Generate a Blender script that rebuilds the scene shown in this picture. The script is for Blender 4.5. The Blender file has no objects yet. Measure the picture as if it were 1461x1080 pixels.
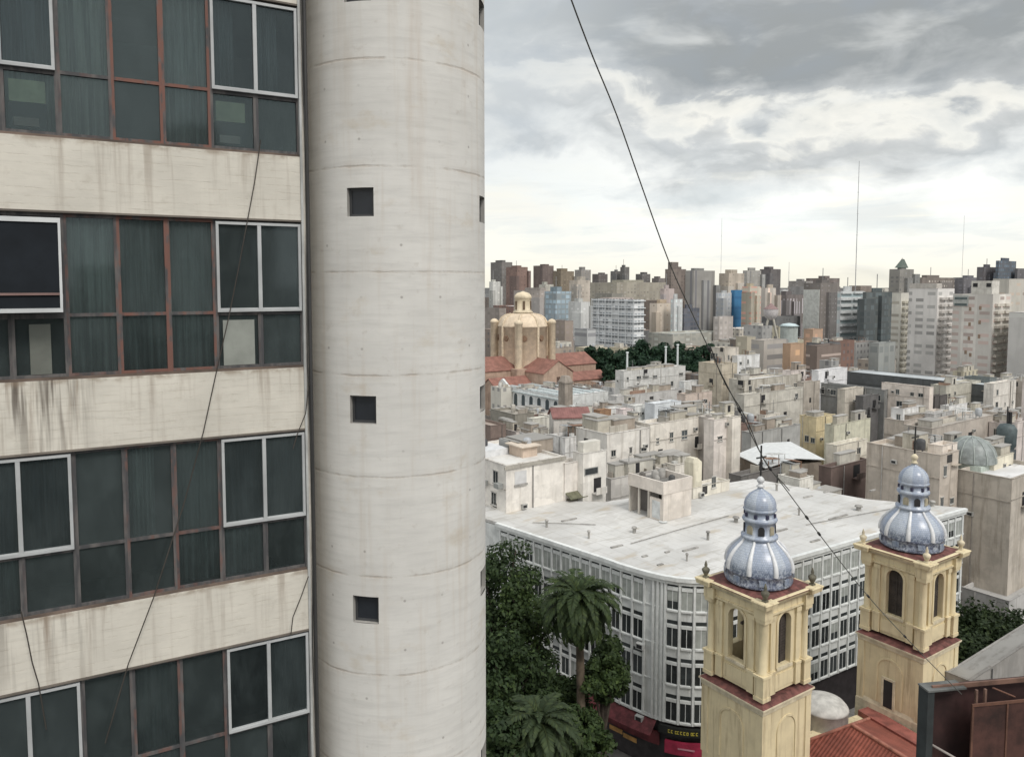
import bpy, bmesh, math, random
import numpy as np
from mathutils import Vector
random.seed(7)
R = math.radians
sc = bpy.context.scene
COL = sc.collection
# ------------------------------------------------------------------ camera
F, PX0, PYP, H = 1092.0, 730.5, 481.4, 48.0
TH = R(4.0); CT, ST = math.cos(TH), math.sin(TH)
cd = bpy.data.cameras.new('camera'); cam = bpy.data.objects.new('camera', cd); COL.objects.link(cam)
cam.location = (0, 0, H); cam.rotation_euler = (R(86.0), 0, 0)
cd.sensor_width = 36; cd.lens = F / 1461 * 36; cd.shift_y = -(540 - PYP) / 1461
cd.clip_start = 0.1; cd.clip_end = 20000
sc.camera = cam

def P(px, py, D):
    x = (px - PX0) / F; y = (PYP - py) / F
    t = D / (CT + y * ST)
    return Vector((x * t, D, H + t * (-ST + y * CT)))
def PZ(px, py, z):
    x = (px - PX0) / F; y = (PYP - py) / F
    t = (z - H) / (-ST + y * CT)
    return Vector((x * t, t * (CT + y * ST), z))
def proj(p):
    d = p[1] * CT - (p[2] - H) * ST
    return PX0 + F * p[0] / d, PYP - F * (p[1] * ST + (p[2] - H) * CT) / d, d

# ------------------------------------------------------------------ light
SUN_EL, SUN_AZ = R(50), R(147)          # azimuth clockwise from +Y: the bright part of the sky is behind the camera, to the right
sd = bpy.data.lights.new('sun', 'SUN'); sun = bpy.data.objects.new('sun', sd); COL.objects.link(sun)
sd.energy = 1.45; sd.angle = R(18); sd.color = (1.0, 0.955, 0.90)
sdir = Vector((math.sin(SUN_AZ) * math.cos(SUN_EL), math.cos(SUN_AZ) * math.cos(SUN_EL), math.sin(SUN_EL)))
sun.rotation_euler = (-sdir).to_track_quat('-Z', 'Y').to_euler()
vs = sc.view_settings
vs.view_transform = 'Standard'; vs.look = 'None'; vs.exposure = 0.5; vs.gamma = 1.0; vs.use_curve_mapping = False
sc.cycles.max_bounces = 6; sc.cycles.transparent_max_bounces = 8

class NT:
    """small node-tree writer"""
    def __init__(s, tree): s.t = tree; s.n = tree.nodes; s.l = tree.links; s.n.clear()
    def node(s, typ, **kw):
        n = s.n.new(typ)
        for k, v in kw.items():
            if k == 'ins':
                for a, b in v.items(): s.put(n.inputs[a], b)
            else: setattr(n, k, v)
        return n
    def put(s, sock, v):
        if isinstance(v, bpy.types.NodeSocket): s.l.new(v, sock)
        else:
            if sock.type == 'RGBA' and len(v) == 3: v = (*v, 1)
            sock.default_value = v
    def math(s, op, a, b=None, c=None, clamp=False):
        n = s.node('ShaderNodeMath', operation=op, use_clamp=clamp)
        for i, v in enumerate((a, b, c)):
            if v is not None: s.put(n.inputs[i], v)
        return n.outputs[0]
    def mix(s, f, a, b, mode='MIX'):
        n = s.node('ShaderNodeMix', data_type='RGBA', blend_type=mode)
        s.put(n.inputs[0], f); s.put(n.inputs[6], a); s.put(n.inputs[7], b)
        return n.outputs[2]
    def noise(s, vec, scale, detail=4, rough=.55, dist=0.0):
        n = s.node('ShaderNodeTexNoise'); s.put(n.inputs['Vector'], vec)
        n.inputs['Scale'].default_value = scale; n.inputs['Detail'].default_value = detail
        n.inputs['Roughness'].default_value = rough; n.inputs['Distortion'].default_value = dist
        return n.outputs['Fac']
    def mapv(s, vec, scale=(1, 1, 1), loc=(0, 0, 0)):
        n = s.node('ShaderNodeMapping'); s.put(n.inputs['Vector'], vec)
        n.inputs['Scale'].default_value = scale; n.inputs['Location'].default_value = loc
        return n.outputs[0]
    def addv(s, a, b):
        n = s.node('ShaderNodeVectorMath', operation='ADD'); s.put(n.inputs[0], a); s.put(n.inputs[1], b); return n.outputs[0]
    def ramp(s, f, stops, interp='LINEAR'):
        n = s.node('ShaderNodeValToRGB'); s.put(n.inputs[0], f); e = n.color_ramp.elements; n.color_ramp.interpolation = interp
        while len(e) < len(stops): e.new(0.5)
        for i, (p, c) in enumerate(stops):
            e[i].position = p; c = c if isinstance(c, (tuple, list)) else (c, c, c); e[i].color = (*c[:3], 1)
        return n.outputs[0]
    def sstep(s, v, a, b):
        n = s.node('ShaderNodeMapRange', interpolation_type='SMOOTHSTEP'); s.put(n.inputs[0], v)
        n.inputs[1].default_value = a; n.inputs[2].default_value = b
        return n.outputs[0]

# ------------------------------------------------------------------ world: physical sky behind an overcast cloud deck
def make_world():
    w = bpy.data.worlds.new('World'); sc.world = w; w.use_nodes = True
    N = NT(w.node_tree)
    out = N.node('ShaderNodeOutputWorld')
    sky = N.node('ShaderNodeTexSky', sky_type='NISHITA', sun_disc=False, sun_elevation=SUN_EL, sun_rotation=SUN_AZ)
    bg1 = N.node('ShaderNodeBackground', ins={'Color': sky.outputs[0], 'Strength': 0.1})
    tc = N.node('ShaderNodeTexCoord'); d = tc.outputs['Generated']
    sep = N.node('ShaderNodeSeparateXYZ', ins={0: d}); x, y, z = sep.outputs
    az = N.math('ARCTAN2', x, y); el = N.math('ARCSINE', z)
    comb = N.node('ShaderNodeCombineXYZ', ins={0: N.math('MULTIPLY', az, 1.0), 1: N.math('MULTIPLY', el, 1.9)}).outputs[0]
    big = N.noise(N.mapv(comb, (1, 1, 1), (3.1, 1.7, 0)), 3.6, 2, .5, .2)
    mid = N.noise(N.mapv(comb, (1, 1, 1), (.4, 5.2, 2)), 9.0, 7, .56, .5)
    fine = N.noise(N.mapv(comb, (1, 1, 1), (7.4, .2, 4)), 24.0, 6, .6, .6)
    wob = N.math('ADD', N.math('MULTIPLY', N.math('SUBTRACT', big, .5), .10), N.math('MULTIPLY', N.math('SUBTRACT', mid, .5), .15))
    wob = N.math('ADD', wob, N.math('MULTIPLY', N.math('SUBTRACT', fine, .5), .034))
    fade = N.sstep(el, .015, .12)
    # the dark belly hangs lowest right of the middle of the view
    dip = N.math('MULTIPLY', N.sstep(N.math('ABSOLUTE', N.math('SUBTRACT', az, .33)), .24, 0.0), .016)
    dip = N.math('SUBTRACT', dip, N.math('MULTIPLY', N.sstep(az, .24, .02), .058))
    e2 = N.math('ADD', N.math('ADD', el, N.math('MULTIPLY', wob, fade)), N.math('MULTIPLY', dip, fade))
    vo = N.node('ShaderNodeTexVoronoi', feature='SMOOTH_F1'); vo.inputs['Scale'].default_value = 17; vo.inputs['Smoothness'].default_value = .55
    wv = N.node('ShaderNodeVectorMath', operation='SCALE', ins={0: N.node('ShaderNodeTexNoise', ins={'Vector': comb, 'Scale': 14., 'Detail': 5.}).outputs['Color'], 'Scale': .07}).outputs[0]
    N.put(vo.inputs['Vector'], N.addv(comb, wv))
    puff = N.sstep(vo.outputs['Distance'], .62, .12)
    e2 = N.math('ADD', e2, N.math('MULTIPLY', N.math('MULTIPLY', N.math('SUBTRACT', puff, .5), .024), N.math('MULTIPLY', N.sstep(e2, .10, .15), N.sstep(e2, .28, .20))))
    K = 1 / .8
    def st(p, c): return (p * K, c)
    base = N.ramp(N.math('MULTIPLY', e2, K), [
        st(.0, (.70, .675, .58)), st(.03, (.75, .73, .655)), st(.075, (.72, .74, .715)), st(.108, (.74, .75, .725)), st(.130, (.56, .575, .57)), st(.152, (.41, .425, .425)),
        st(.170, (.47, .48, .475)), st(.187, (.68, .67, .62)), st(.208, (.60, .60, .565)), st(.222, (.38, .395, .398)), st(.262, (.25, .265, .268)),
        st(.34, (.265, .28, .284)), st(.42, (.42, .44, .45)), st(.8, (.70, .71, .72))])
    # soft tone variation inside the grey masses, and brighter tops
    soft = N.noise(N.mapv(comb, (1, 1.6, 1), (1.5, 9, 1)), 7.0, 5, .55, .4)
    base = N.mix(N.math('MULTIPLY', N.sstep(soft, .48, .74), .48), base, (.66, .67, .65))
    base = N.mix(N.math('MULTIPLY', N.sstep(soft, .46, .22), .25), base, (.27, .29, .295))
    lowc = N.noise(N.mapv(comb, (.8, 3.2, 1), (3, 3, 5)), 8.0, 6, .6, .5)
    lm = N.math('MULTIPLY', N.sstep(el, .17, .09), N.sstep(el, .0, .03))
    base = N.mix(N.math('MULTIPLY', N.math('MULTIPLY', N.sstep(lowc, .50, .68), lm), .42), base, (.54, .58, .59))
    base = N.mix(N.math('MULTIPLY', N.math('MULTIPLY', N.sstep(lowc, .48, .34), lm), .5), base, (.78, .755, .66))
    # lighter, bluer veil to the left
    left = N.math('MULTIPLY', N.sstep(az, .26, -.04), .75)
    base = N.mix(N.math('MULTIPLY', left, N.sstep(el, .02, .3)), base, (.46, .49, .505))
    # sky behind the camera: plain bright overcast
    back = N.sstep(y, .15, -.35)
    base = N.mix(back, base, (.76, .76, .74))
    low = N.sstep(z, .0, -.05)
    base = N.mix(low, base, (.25, .25, .24))
    bg2 = N.node('ShaderNodeBackground', ins={'Color': base, 'Strength': 1.0})
    gap = N.math('ADD', .90, N.math('MULTIPLY', N.sstep(mid, .7, .4), .08))
    mixs = N.node('ShaderNodeMixShader', ins={0: gap, 1: bg1.outputs[0], 2: bg2.outputs[0]})
    N.l.new(mixs.outputs[0], out.inputs[0])
make_world()

# ------------------------------------------------------------------ object helpers
def tag(o, label=None, cat=None, group=None, kind=None):
    for k, v in (('label', label), ('category', cat), ('group', group), ('kind', kind)):
        if v: o[k] = v
    return o
def empty(name, loc, yaw=0.0):
    o = bpy.data.objects.new(name, None); COL.objects.link(o); o.location = loc; o.rotation_euler = (0, 0, yaw); o.empty_display_size = .2
    return o
def mesh_obj(name, me, mats, parent=None, loc=None):
    for m in (mats if isinstance(mats, (list, tuple)) else [mats]): me.materials.append(m)
    o = bpy.data.objects.new(name, me); COL.objects.link(o)
    if parent: o.parent = parent
    if loc: o.location = loc
    return o
class MB:
    def __init__(s): s.v = []; s.f = []; s.m = []; s.sm = []
    def face(s, pts, mi=0, sm=False):
        i = len(s.v); s.v += [tuple(p) for p in pts]; s.f.append(tuple(range(i, i + len(pts)))); s.m.append(mi); s.sm.append(sm)
    def add(s, vs, fs, mi=0, sm=False):
        i = len(s.v); s.v += [tuple(p) for p in vs]
        for f in fs: s.f.append(tuple(i + k for k in f)); s.m.append(mi); s.sm.append(sm)
    def box(s, x0, x1, y0, y1, z0, z1, mi=0):
        v = [(x0, y0, z0), (x1, y0, z0), (x1, y1, z0), (x0, y1, z0), (x0, y0, z1), (x1, y0, z1), (x1, y1, z1), (x0, y1, z1)]
        s.add(v, [(3, 2, 1, 0), (4, 5, 6, 7), (0, 1, 5, 4), (1, 2, 6, 5), (2, 3, 7, 6), (3, 0, 4, 7)], mi)
    def frus(s, h0, z0, h1, z1, mi=0, cx=0, cy=0):
        v = [(cx + a * h, cy + b * h, z) for h, z in ((h0, z0), (h1, z1)) for a, b in ((-1, -1), (1, -1), (1, 1), (-1, 1))]
        s.add(v, [(3, 2, 1, 0), (4, 5, 6, 7), (0, 1, 5, 4), (1, 2, 6, 5), (2, 3, 7, 6), (3, 0, 4, 7)], mi)
    def prism(s, poly, z0, z1, mi=0, top=True):
        n = len(poly); v = [(p[0], p[1], z0) for p in poly] + [(p[0], p[1], z1) for p in poly]
        fs = [(i, (i + 1) % n, n + (i + 1) % n, n + i) for i in range(n)]
        if top: fs.append(tuple(range(n, 2 * n))); fs.append(tuple(range(n - 1, -1, -1)))
        s.add(v, fs, mi)
    def lathe(s, prof, n=32, cx=0, cy=0, mi=0, sm=True, caps=True):
        v = []
        for r, z in prof:
            for k in range(n): a = 2 * math.pi * k / n; v.append((cx + r * math.cos(a), cy + r * math.sin(a), z))
        fs = []
        for j in range(len(prof) - 1):
            for k in range(n): fs.append((j * n + k, j * n + (k + 1) % n, (j + 1) * n + (k + 1) % n, (j + 1) * n + k))
        s.add(v, fs, mi, sm)
        if caps:
            s.face(v[:n][::-1], mi); s.face(v[-n:], mi)
    def tube(s, pts, r, n=8, mi=0, sm=True):
        pts = [Vector(p) for p in pts]; rs = r if isinstance(r, (list, tuple)) else [r] * len(pts)
        v = []; prev = None
        for i, p in enumerate(pts):
            t = (pts[min(i + 1, len(pts) - 1)] - pts[max(i - 1, 0)]).normalized()
            if prev is None:
                a = Vector((0, 0, 1)) if abs(t.z) < .9 else Vector((1, 0, 0)); u = t.cross(a).normalized()
            else:
                u = (prev - t * prev.dot(t)).normalized()
            prev = u; w = t.cross(u)
            for k in range(n):
                a = 2 * math.pi * k / n; v.append(p + (u * math.cos(a) + w * math.sin(a)) * rs[i])
        fs = [(i * n + k, i * n + (k + 1) % n, (i + 1) * n + (k + 1) % n, (i + 1) * n + k) for i in range(len(pts) - 1) for k in range(n)]
        s.add(v, fs, mi, sm); s.face(v[:n][::-1], mi); s.face(v[-n:], mi)
    def mesh(s, name):
        me = bpy.data.meshes.new(name); me.from_pydata(s.v, [], s.f)
        me.polygons.foreach_set('material_index', s.m); me.polygons.foreach_set('use_smooth', s.sm)
        uv = me.uv_layers.new(name='UVMap')
        co = s.v; data = np.zeros((len(me.loops), 2), dtype=np.float32)
        for p in me.polygons:
            n = p.normal
            for li in p.loop_indices:
                x, y, z = co[me.loops[li].vertex_index]
                data[li] = (x, y) if abs(n.z) > .7 else ((y, z) if abs(n.x) > abs(n.y) else (x, z))
        uv.data.foreach_set('uv', data.ravel())
        me.update()
        return me
    def build(s, name, mats, parent=None, loc=None): return mesh_obj(name, s.mesh(name), mats, parent, loc)

# ------------------------------------------------------------------ materials
MC = {}
def mat_new(name):
    m = bpy.data.materials.new(name); m.use_nodes = True; N = NT(m.node_tree)
    N.out = N.node('ShaderNodeOutputMaterial'); N.b = N.node('ShaderNodeBsdfPrincipled'); N.l.new(N.b.outputs[0], N.out.inputs[0])
    N.tc = N.node('ShaderNodeTexCoord'); N.oi = N.node('ShaderNodeObjectInfo')
    N.rnd = N.node('ShaderNodeVectorMath', operation='SCALE', ins={0: (37., 19., 53.)}); N.l.new(N.oi.outputs['Random'], N.rnd.inputs['Scale'])
    N.co = N.addv(N.tc.outputs['Object'], N.rnd.outputs[0])
    return m, N
def bump(N, h, strength=.3, dist=.02):
    b = N.node('ShaderNodeBump', ins={'Height': h, 'Strength': strength, 'Distance': dist}); N.l.new(b.outputs[0], N.b.inputs['Normal'])
def cached(fn):
    def g(*a):
        k = (fn.__name__,) + a
        if k not in MC: MC[k] = fn(*a)
        return MC[k]
    return g
def sc3(c, k): return tuple(min(1, v * k) for v in c)
@cached
def plaster(c, dirt=.35):
    """painted render with mottling, rain streaks and grime"""
    m, N = mat_new('plaster')
    a = N.noise(N.co, .45, 6, .65); st = N.noise(N.mapv(N.co, (1.3, 1.3, .11)), 1.0, 6, .7); f = N.noise(N.co, 3.2, 5, .7)
    col = N.mix(N.sstep(a, .35, .65), sc3(c, .82), sc3(c, 1.06))
    vp = N.node('ShaderNodeTexVoronoi', distance='CHEBYCHEV'); N.put(vp.inputs['Vector'], N.mapv(N.co, (.42, .42, .55))); vp.inputs['Scale'].default_value = 1.0; vp.inputs['Randomness'].default_value = .8
    vr = N.node('ShaderNodeSeparateColor', ins={0: vp.outputs['Color']}).outputs[0]
    col = N.mix(N.math('MULTIPLY', N.math('GREATER_THAN', vr, .80), min(.5, dirt * .7)), col, sc3(c, .70)); col = N.mix(N.math('MULTIPLY', N.math('LESS_THAN', vr, .10), .5), col, sc3(c, 1.12))
    g = (c[0] * .45 + .02, c[1] * .42 + .02, c[2] * .38 + .02)
    col = N.mix(N.math('MULTIPLY', N.sstep(st, .48, .68), min(.9, dirt * 1.25)), col, g)
    col = N.mix(N.math('MULTIPLY', N.sstep(f, .55, .8), dirt * .45), col, g)
    N.put(N.b.inputs['Base Color'], col); N.b.inputs['Roughness'].default_value = .9
    bump(N, f, .25, .03)
    return m
@cached
def roofing(c, dirt=.5):
    m, N = mat_new('roof_surface')
    a = N.noise(N.co, .12, 6, .6, .6); b = N.noise(N.mapv(N.co, (.5, 1.6, 1)), .5, 5, .65); f = N.noise(N.co, 3.0, 4, .6)
    col = N.mix(N.sstep(a, .35, .68), sc3(c, .82), sc3(c, 1.08))
    col = N.mix(N.math('MULTIPLY', N.sstep(b, .53, .72), dirt), col, (c[0] * .45, c[1] * .43, c[2] * .40))
    col = N.mix(N.math('MULTIPLY', N.sstep(f, .55, .8), dirt * .4), col, (c[0] * .5, c[1] * .48, c[2] * .45))
    N.put(N.b.inputs['Base Color'], col); N.b.inputs['Roughness'].default_value = .85
    bump(N, f, .2, .03)
    return m
@cached
def tiles(c):
    m, N = mat_new('roof_tiles')
    s = N.node('ShaderNodeSeparateXYZ', ins={0: N.tc.outputs['Object']})
    wv = N.math('SINE', N.math('MULTIPLY', s.outputs[1], 21.0)); wx = N.math('SINE', N.math('MULTIPLY', s.outputs[0], 12.0))
    a = N.noise(N.co, .5, 6, .65); f = N.noise(N.co, 7., 3, .6)
    col = N.mix(N.sstep(a, .3, .7), sc3(c, .7), sc3(c, 1.2)); col = N.mix(N.math('MULTIPLY', N.sstep(f, .5, .8), .5), col, sc3(c, .45))
    col = N.mix(N.math('MULTIPLY', N.sstep(wv, .3, -1.), .35), col, sc3(c, .5))
    N.put(N.b.inputs['Base Color'], col); N.b.inputs['Roughness'].default_value = .85
    bump(N, N.math('ADD', wv, N.math('MULTIPLY', wx, .5)), .6, .05)
    return m
@cached
def plain(c, rough=.6, metal=0.0, var=.25):
    m, N = mat_new('painted_surface')
    a = N.noise(N.co, 1.3, 5, .6); f = N.noise(N.co, 9., 4, .6)
    col = N.mix(N.sstep(a, .3, .7), sc3(c, 1 - var), sc3(c, 1 + var * .5)); col = N.mix(N.math('MULTIPLY', N.sstep(f, .55, .8), var), col, sc3(c, .5))
    N.put(N.b.inputs['Base Color'], col); N.b.inputs['Roughness'].default_value = rough; N.b.inputs['Metallic'].default_value = metal
    return m
@cached
def glass_far(c=(.035, .042, .045)):
    m, N = mat_new('window_glass')
    r = N.noise(N.mapv(N.co, (1, 1, 1)), .9, 3, .6)
    col = N.mix(N.oi.outputs['Random'], sc3(c, .5), sc3(c, 2.0)); col = N.mix(N.math('MULTIPLY', N.sstep(r, .5, .7), .4), col, sc3(c, 2.6))
    N.put(N.b.inputs['Base Color'], col); N.b.inputs['Roughness'].default_value = .12; N.b.inputs['Specular IOR Level'].default_value = .45
    return m
@cached
def far_wall(c, wc=(.07, .075, .08), bay=3.2, fl=3.0, wf=.5, hf=.5, seed=0):
    """distant facade: storeys of small openings and slab lines as one wall surface"""
    m, N = mat_new('distant_facade')
    uv = N.node('ShaderNodeSeparateXYZ', ins={0: N.tc.outputs['UV']}); u, v = uv.outputs[0], uv.outputs[1]
    nz = N.node('ShaderNodeSeparateXYZ', ins={0: N.node('ShaderNodeNewGeometry').outputs['Normal']}).outputs[2]
    uu = N.math('DIVIDE', u, bay); vv = N.math('DIVIDE', v, fl)
    fu, fv = N.math('FRACT', uu), N.math('FRACT', vv)
    inu = N.math('LESS_THAN', N.math('ABSOLUTE', N.math('SUBTRACT', fu, .5)), wf / 2); inv = N.math('LESS_THAN', N.math('ABSOLUTE', N.math('SUBTRACT', fv, .52)), hf / 2)
    cell = N.node('ShaderNodeCombineXYZ', ins={0: N.math('FLOOR', uu), 1: N.math('FLOOR', vv), 2: float(seed)})
    wn = N.node('ShaderNodeTexWhiteNoise', noise_dimensions='3D'); N.l.new(cell.outputs[0], wn.inputs[0])
    keep = N.math('GREATER_THAN', wn.outputs[0], .22)
    mask = N.math('MULTIPLY', N.math('MULTIPLY', inu, inv), keep); mask = N.math('MULTIPLY', mask, N.math('LESS_THAN', N.math('ABSOLUTE', nz), .5))
    colcell = N.node('ShaderNodeCombineXYZ', ins={0: N.math('FLOOR', uu), 2: float(seed + 3)})
    wn2 = N.node('ShaderNodeTexWhiteNoise', noise_dimensions='3D'); N.l.new(colcell.outputs[0], wn2.inputs[0])
    a = N.noise(N.co, .08, 5, .6); st = N.noise(N.mapv(N.co, (.4, .4, .03)), 1.0, 4, .6)
    col = N.mix(N.sstep(a, .3, .7), sc3(c, .85), sc3(c, 1.1)); col = N.mix(N.math('MULTIPLY', N.sstep(st, .5, .72), .35), col, sc3(c, .55))
    col = N.mix(N.math('MULTIPLY', N.math('GREATER_THAN', wn2.outputs[0], .72), .35), col, sc3(c, .6))
    wcol = N.mix(.30, N.mix(wn.outputs[0], sc3(wc, .5), sc3(wc, 2.4)), c)
    N.put(N.b.inputs['Base Color'], N.mix(mask, col, wcol)); N.b.inputs['Roughness'].default_value = .8
    return m
def leaf_mat(c, name='foliage'):
    m, N = mat_new(name)
    g = N.node('ShaderNodeNewGeometry')
    k = N.ramp(g.outputs['Random Per Island'], [(0, sc3(c, .55)), (.5, c), (1, (min(1, c[0] * 1.7), c[1] * 1.5, c[2] * 1.2))])
    a = N.noise(N.co, .35, 3, .5); k = N.mix(N.sstep(a, .35, .7), N.mix(.5, k, sc3(c, .6)), k)
    N.put(N.b.inputs['Base Color'], k); N.b.inputs['Roughness'].default_value = .65; N.b.inputs['Specular IOR Level'].default_value = .25
    tr = N.node('ShaderNodeBsdfTranslucent'); N.put(tr.inputs[0], k)
    ms = N.node('ShaderNodeMixShader', ins={0: .22, 1: N.b.outputs[0], 2: tr.outputs[0]}); N.l.new(ms.outputs[0], N.out.inputs[0])
    return m

DARK = plain((.02, .02, .022), .7); WHITE = plain((.72, .72, .70), .6, 0., .12); GREYM = plain((.30, .31, .32), .5)
RUSTY = plain((.11, .052, .034), .85, 0., .6); BARK = plain((.07, .055, .042), .95, 0., .5)

# ================================================================== SETTING
g = MB(); S = 9000
g.face([(-S, -S, 0), (S, -S, 0), (S, S, 0), (-S, S, 0)]); go = g.build('ground', plain((.085, .083, .08), .95, 0., .4)); tag(go, kind='structure')

# ================================================================== OFFICE BUILDING on the left
def boards():
    m, N = mat_new('board_marked_concrete')
    o = N.tc.outputs['Object']; s = N.node('ShaderNodeSeparateXYZ', ins={0: o}); x, z = s.outputs[0], s.outputs[2]
    c = (.60, .573, .508)
    warp = N.noise(N.mapv(N.co, (1.2, 1, 1)), 1.0, 3, .5)
    zz = N.math('ADD', N.math('MULTIPLY', z, 9.5), N.math('MULTIPLY', warp, .8))
    line = N.math('FRACT', zz); lid = N.math('FLOOR', zz)
    seg = N.noise(N.mapv(N.co, (3.2, 1, 14)), 1.0, 5, .7)
    lmask = N.math('MULTIPLY', N.math('LESS_THAN', line, .16), N.sstep(seg, .44, .62))
    fine = N.noise(N.mapv(N.co, (3, 3, 22)), 1.0, 5, .6); big = N.noise(N.co, .9, 5, .6)
    col = N.mix(N.sstep(big, .3, .7), sc3(c, .90), sc3(c, 1.07)); col = N.mix(N.math('MULTIPLY', N.sstep(fine, .45, .75), .30), col, sc3(c, .72))
    col = N.mix(N.math('MULTIPLY', lmask, .17), col, (.33, .28, .21))
    drip = N.noise(N.mapv(N.co, (5.5, 3, .35)), 1.0, 4, .62)
    wet = N.sstep(x, -2.4, -3.3)          # the leak below the tilted window
    rowk = N.node('ShaderNodeAttribute', attribute_type='OBJECT', attribute_name='leak').outputs['Fac']
    amt = N.math('ADD', .42, N.math('MULTIPLY', N.math('MULTIPLY', wet, rowk), .70))
    top = N.math('ADD', .45, N.math('MULTIPLY', N.sstep(z, -.8, -.02), .55))
    col = N.mix(N.math('MULTIPLY', N.math('MULTIPLY', N.sstep(drip, .50, .70), amt), top), col, (.17, .115, .075))
    heavy = N.math('MULTIPLY', N.math('MULTIPLY', N.sstep(x, -2.75, -3.25), rowk), N.sstep(N.noise(N.mapv(N.co, (7, 3, .3), (2, 0, 0)), 1.0, 4, .6), .47, .62))
    col = N.mix(N.math('MULTIPLY', heavy, N.math('ADD', .35, N.math('MULTIPLY', N.sstep(z, -.95, -.05), .55))), col, (.075, .058, .045))
    edge = N.math('MULTIPLY', N.sstep(z, -.10, -.01), N.sstep(N.noise(N.mapv(N.co, (4, 1, 6)), 1., 4, .6), .4, .62))
    col = N.mix(N.math('MULTIPLY', edge, .6), col, (.24, .18, .13))
    mot = N.noise(N.co, 3.5, 5, .7)
    col = N.mix(N.math('MULTIPLY', N.sstep(mot, .56, .72), .22), col, (.33, .29, .23))
    N.put(N.b.inputs['Base Color'], col); N.b.inputs['Roughness'].default_value = .92
    h = N.math('ADD', N.math('MULTIPLY', lmask, -1.), N.math('MULTIPLY', fine, .5)); bump(N, h, .3, .008)
    return m
def tower_concrete():
    m, N = mat_new('slipformed_concrete')
    o = N.tc.outputs['Object']; s = N.node('ShaderNodeSeparateXYZ', ins={0: o}); x, y, z = s.outputs
    ang = N.math('MULTIPLY', N.math('ARCTAN2', x, N.math('MULTIPLY', y, -1.)), 1.52)
    cv = N.node('ShaderNodeCombineXYZ', ins={0: ang, 1: z}).outputs[0]
    c = (.625, .615, .585)
    hor = N.noise(N.mapv(cv, (1.1, 9, 1)), 1.0, 6, .65); ver = N.noise(N.mapv(cv, (5, .22, 1)), 1.0, 5, .62); big = N.noise(cv, .7, 5, .6); spk = N.noise(cv, 5, 5, .65)
    col = N.mix(N.sstep(big, .3, .7), sc3(c, .92), sc3(c, 1.05)); col = N.mix(N.math('MULTIPLY', N.sstep(hor, .43, .70), .45), col, sc3(c, .76))
    col = N.mix(N.math('MULTIPLY', N.sstep(ver, .50, .72), .34), col, (.47, .405, .33))
    col = N.mix(N.math('MULTIPLY', N.sstep(spk, .58, .74), .34), col, (.38, .34, .29))
    wob = N.math('MULTIPLY', N.math('SUBTRACT', N.noise(N.mapv(cv, (1.5, .2, 1)), 1., 4, .6), .5), .05)
    zz = N.math('DIVIDE', N.math('ADD', N.math('SUBTRACT', z, 48.18), wob), 1.58)
    dj = N.math('ABSOLUTE', N.math('SUBTRACT', N.math('FRACT', N.math('ADD', zz, .5)), .5))
    amt = N.noise(N.mapv(cv, (1.6, .62, 1)), 1.0, 4, .65)
    rag = N.noise(N.mapv(cv, (7, 9, 1)), 1., 4, .7)
    seam = N.math('MULTIPLY', N.sstep(N.math('ADD', dj, N.math('MULTIPLY', N.math('SUBTRACT', rag, .5), .03)), .018, .002), N.sstep(amt, .36, .60)); halo = N.math('MULTIPLY', N.sstep(dj, .10, .0), N.sstep(amt, .45, .75))
    blot = N.noise(N.mapv(cv, (1.2, 1.6, 1), (4, 4, 1)), 1.0, 5, .65)
    col = N.mix(N.math('MULTIPLY', N.sstep(blot, .56, .74), .40), col, (.47, .40, .30))
    col = N.mix(N.math('MULTIPLY', seam, .42), col, (.27, .215, .165)); col = N.mix(N.math('MULTIPLY', halo, .28), col, (.40, .32, .24))
    # rusty weep under the joint near the middle of the visible face
    run = N.math('MULTIPLY', N.sstep(N.math('ABSOLUTE', N.math('SUBTRACT', N.math('ADD', ang, N.math('MULTIPLY', wob, 2.)), .55)), .16, 0.), N.sstep(ver, .35, .6))
    col = N.mix(N.math('MULTIPLY', N.math('MULTIPLY', run, N.sstep(z, 48.6, 49.8)), .35), col, (.42, .33, .25))
    # form-tie holes
    hu = N.math('SUBTRACT', N.math('FRACT', N.math('DIVIDE', ang, .62)), .5); hv = N.math('SUBTRACT', N.math('FRACT', N.math('DIVIDE', z, .79)), .5)
    hd = N.math('SQRT', N.math('ADD', N.math('POWER', N.math('MULTIPLY', hu, .62), 2.), N.math('POWER', N.math('MULTIPLY', hv, .79), 2.)))
    hole = N.math('MULTIPLY', N.sstep(hd, .028, .012), N.sstep(N.noise(cv, .8, 2, .5), .45, .6))
    col = N.mix(N.math('MULTIPLY', hole, .55), col, (.2, .18, .16))
    N.put(N.b.inputs['Base Color'], col); N.b.inputs['Roughness'].default_value = .92
    bump(N, N.math('ADD', N.math('MULTIPLY', hor, .5), N.math('MULTIPLY', seam, -.5)), .5, .015)
    return m
def frame_mat():
    m, N = mat_new('old_steel_frame')
    a = N.noise(N.mapv(N.co, (8, 8, 1.6)), 1.0, 5, .65)
    red = N.node('ShaderNodeAttribute', attribute_type='OBJECT', attribute_name='rust').outputs['Fac']
    col = N.mix(N.sstep(a, .4, .65), (.055, .055, .058), (.12, .112, .108))
    a2 = N.noise(N.mapv(N.co, (5, 5, 2.2), (3, 1, 7)), 1.0, 5, .7)
    f = N.math('MULTIPLY', N.sstep(N.math('ADD', a2, N.math('MULTIPLY', red, .16)), .54, .66), N.math('MULTIPLY', red, 1.1, clamp=True))
    col = N.mix(f, col, (.17, .075, .055))
    N.put(N.b.inputs['Base Color'], col); N.b.inputs['Roughness'].default_value = .75
    return m
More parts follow.
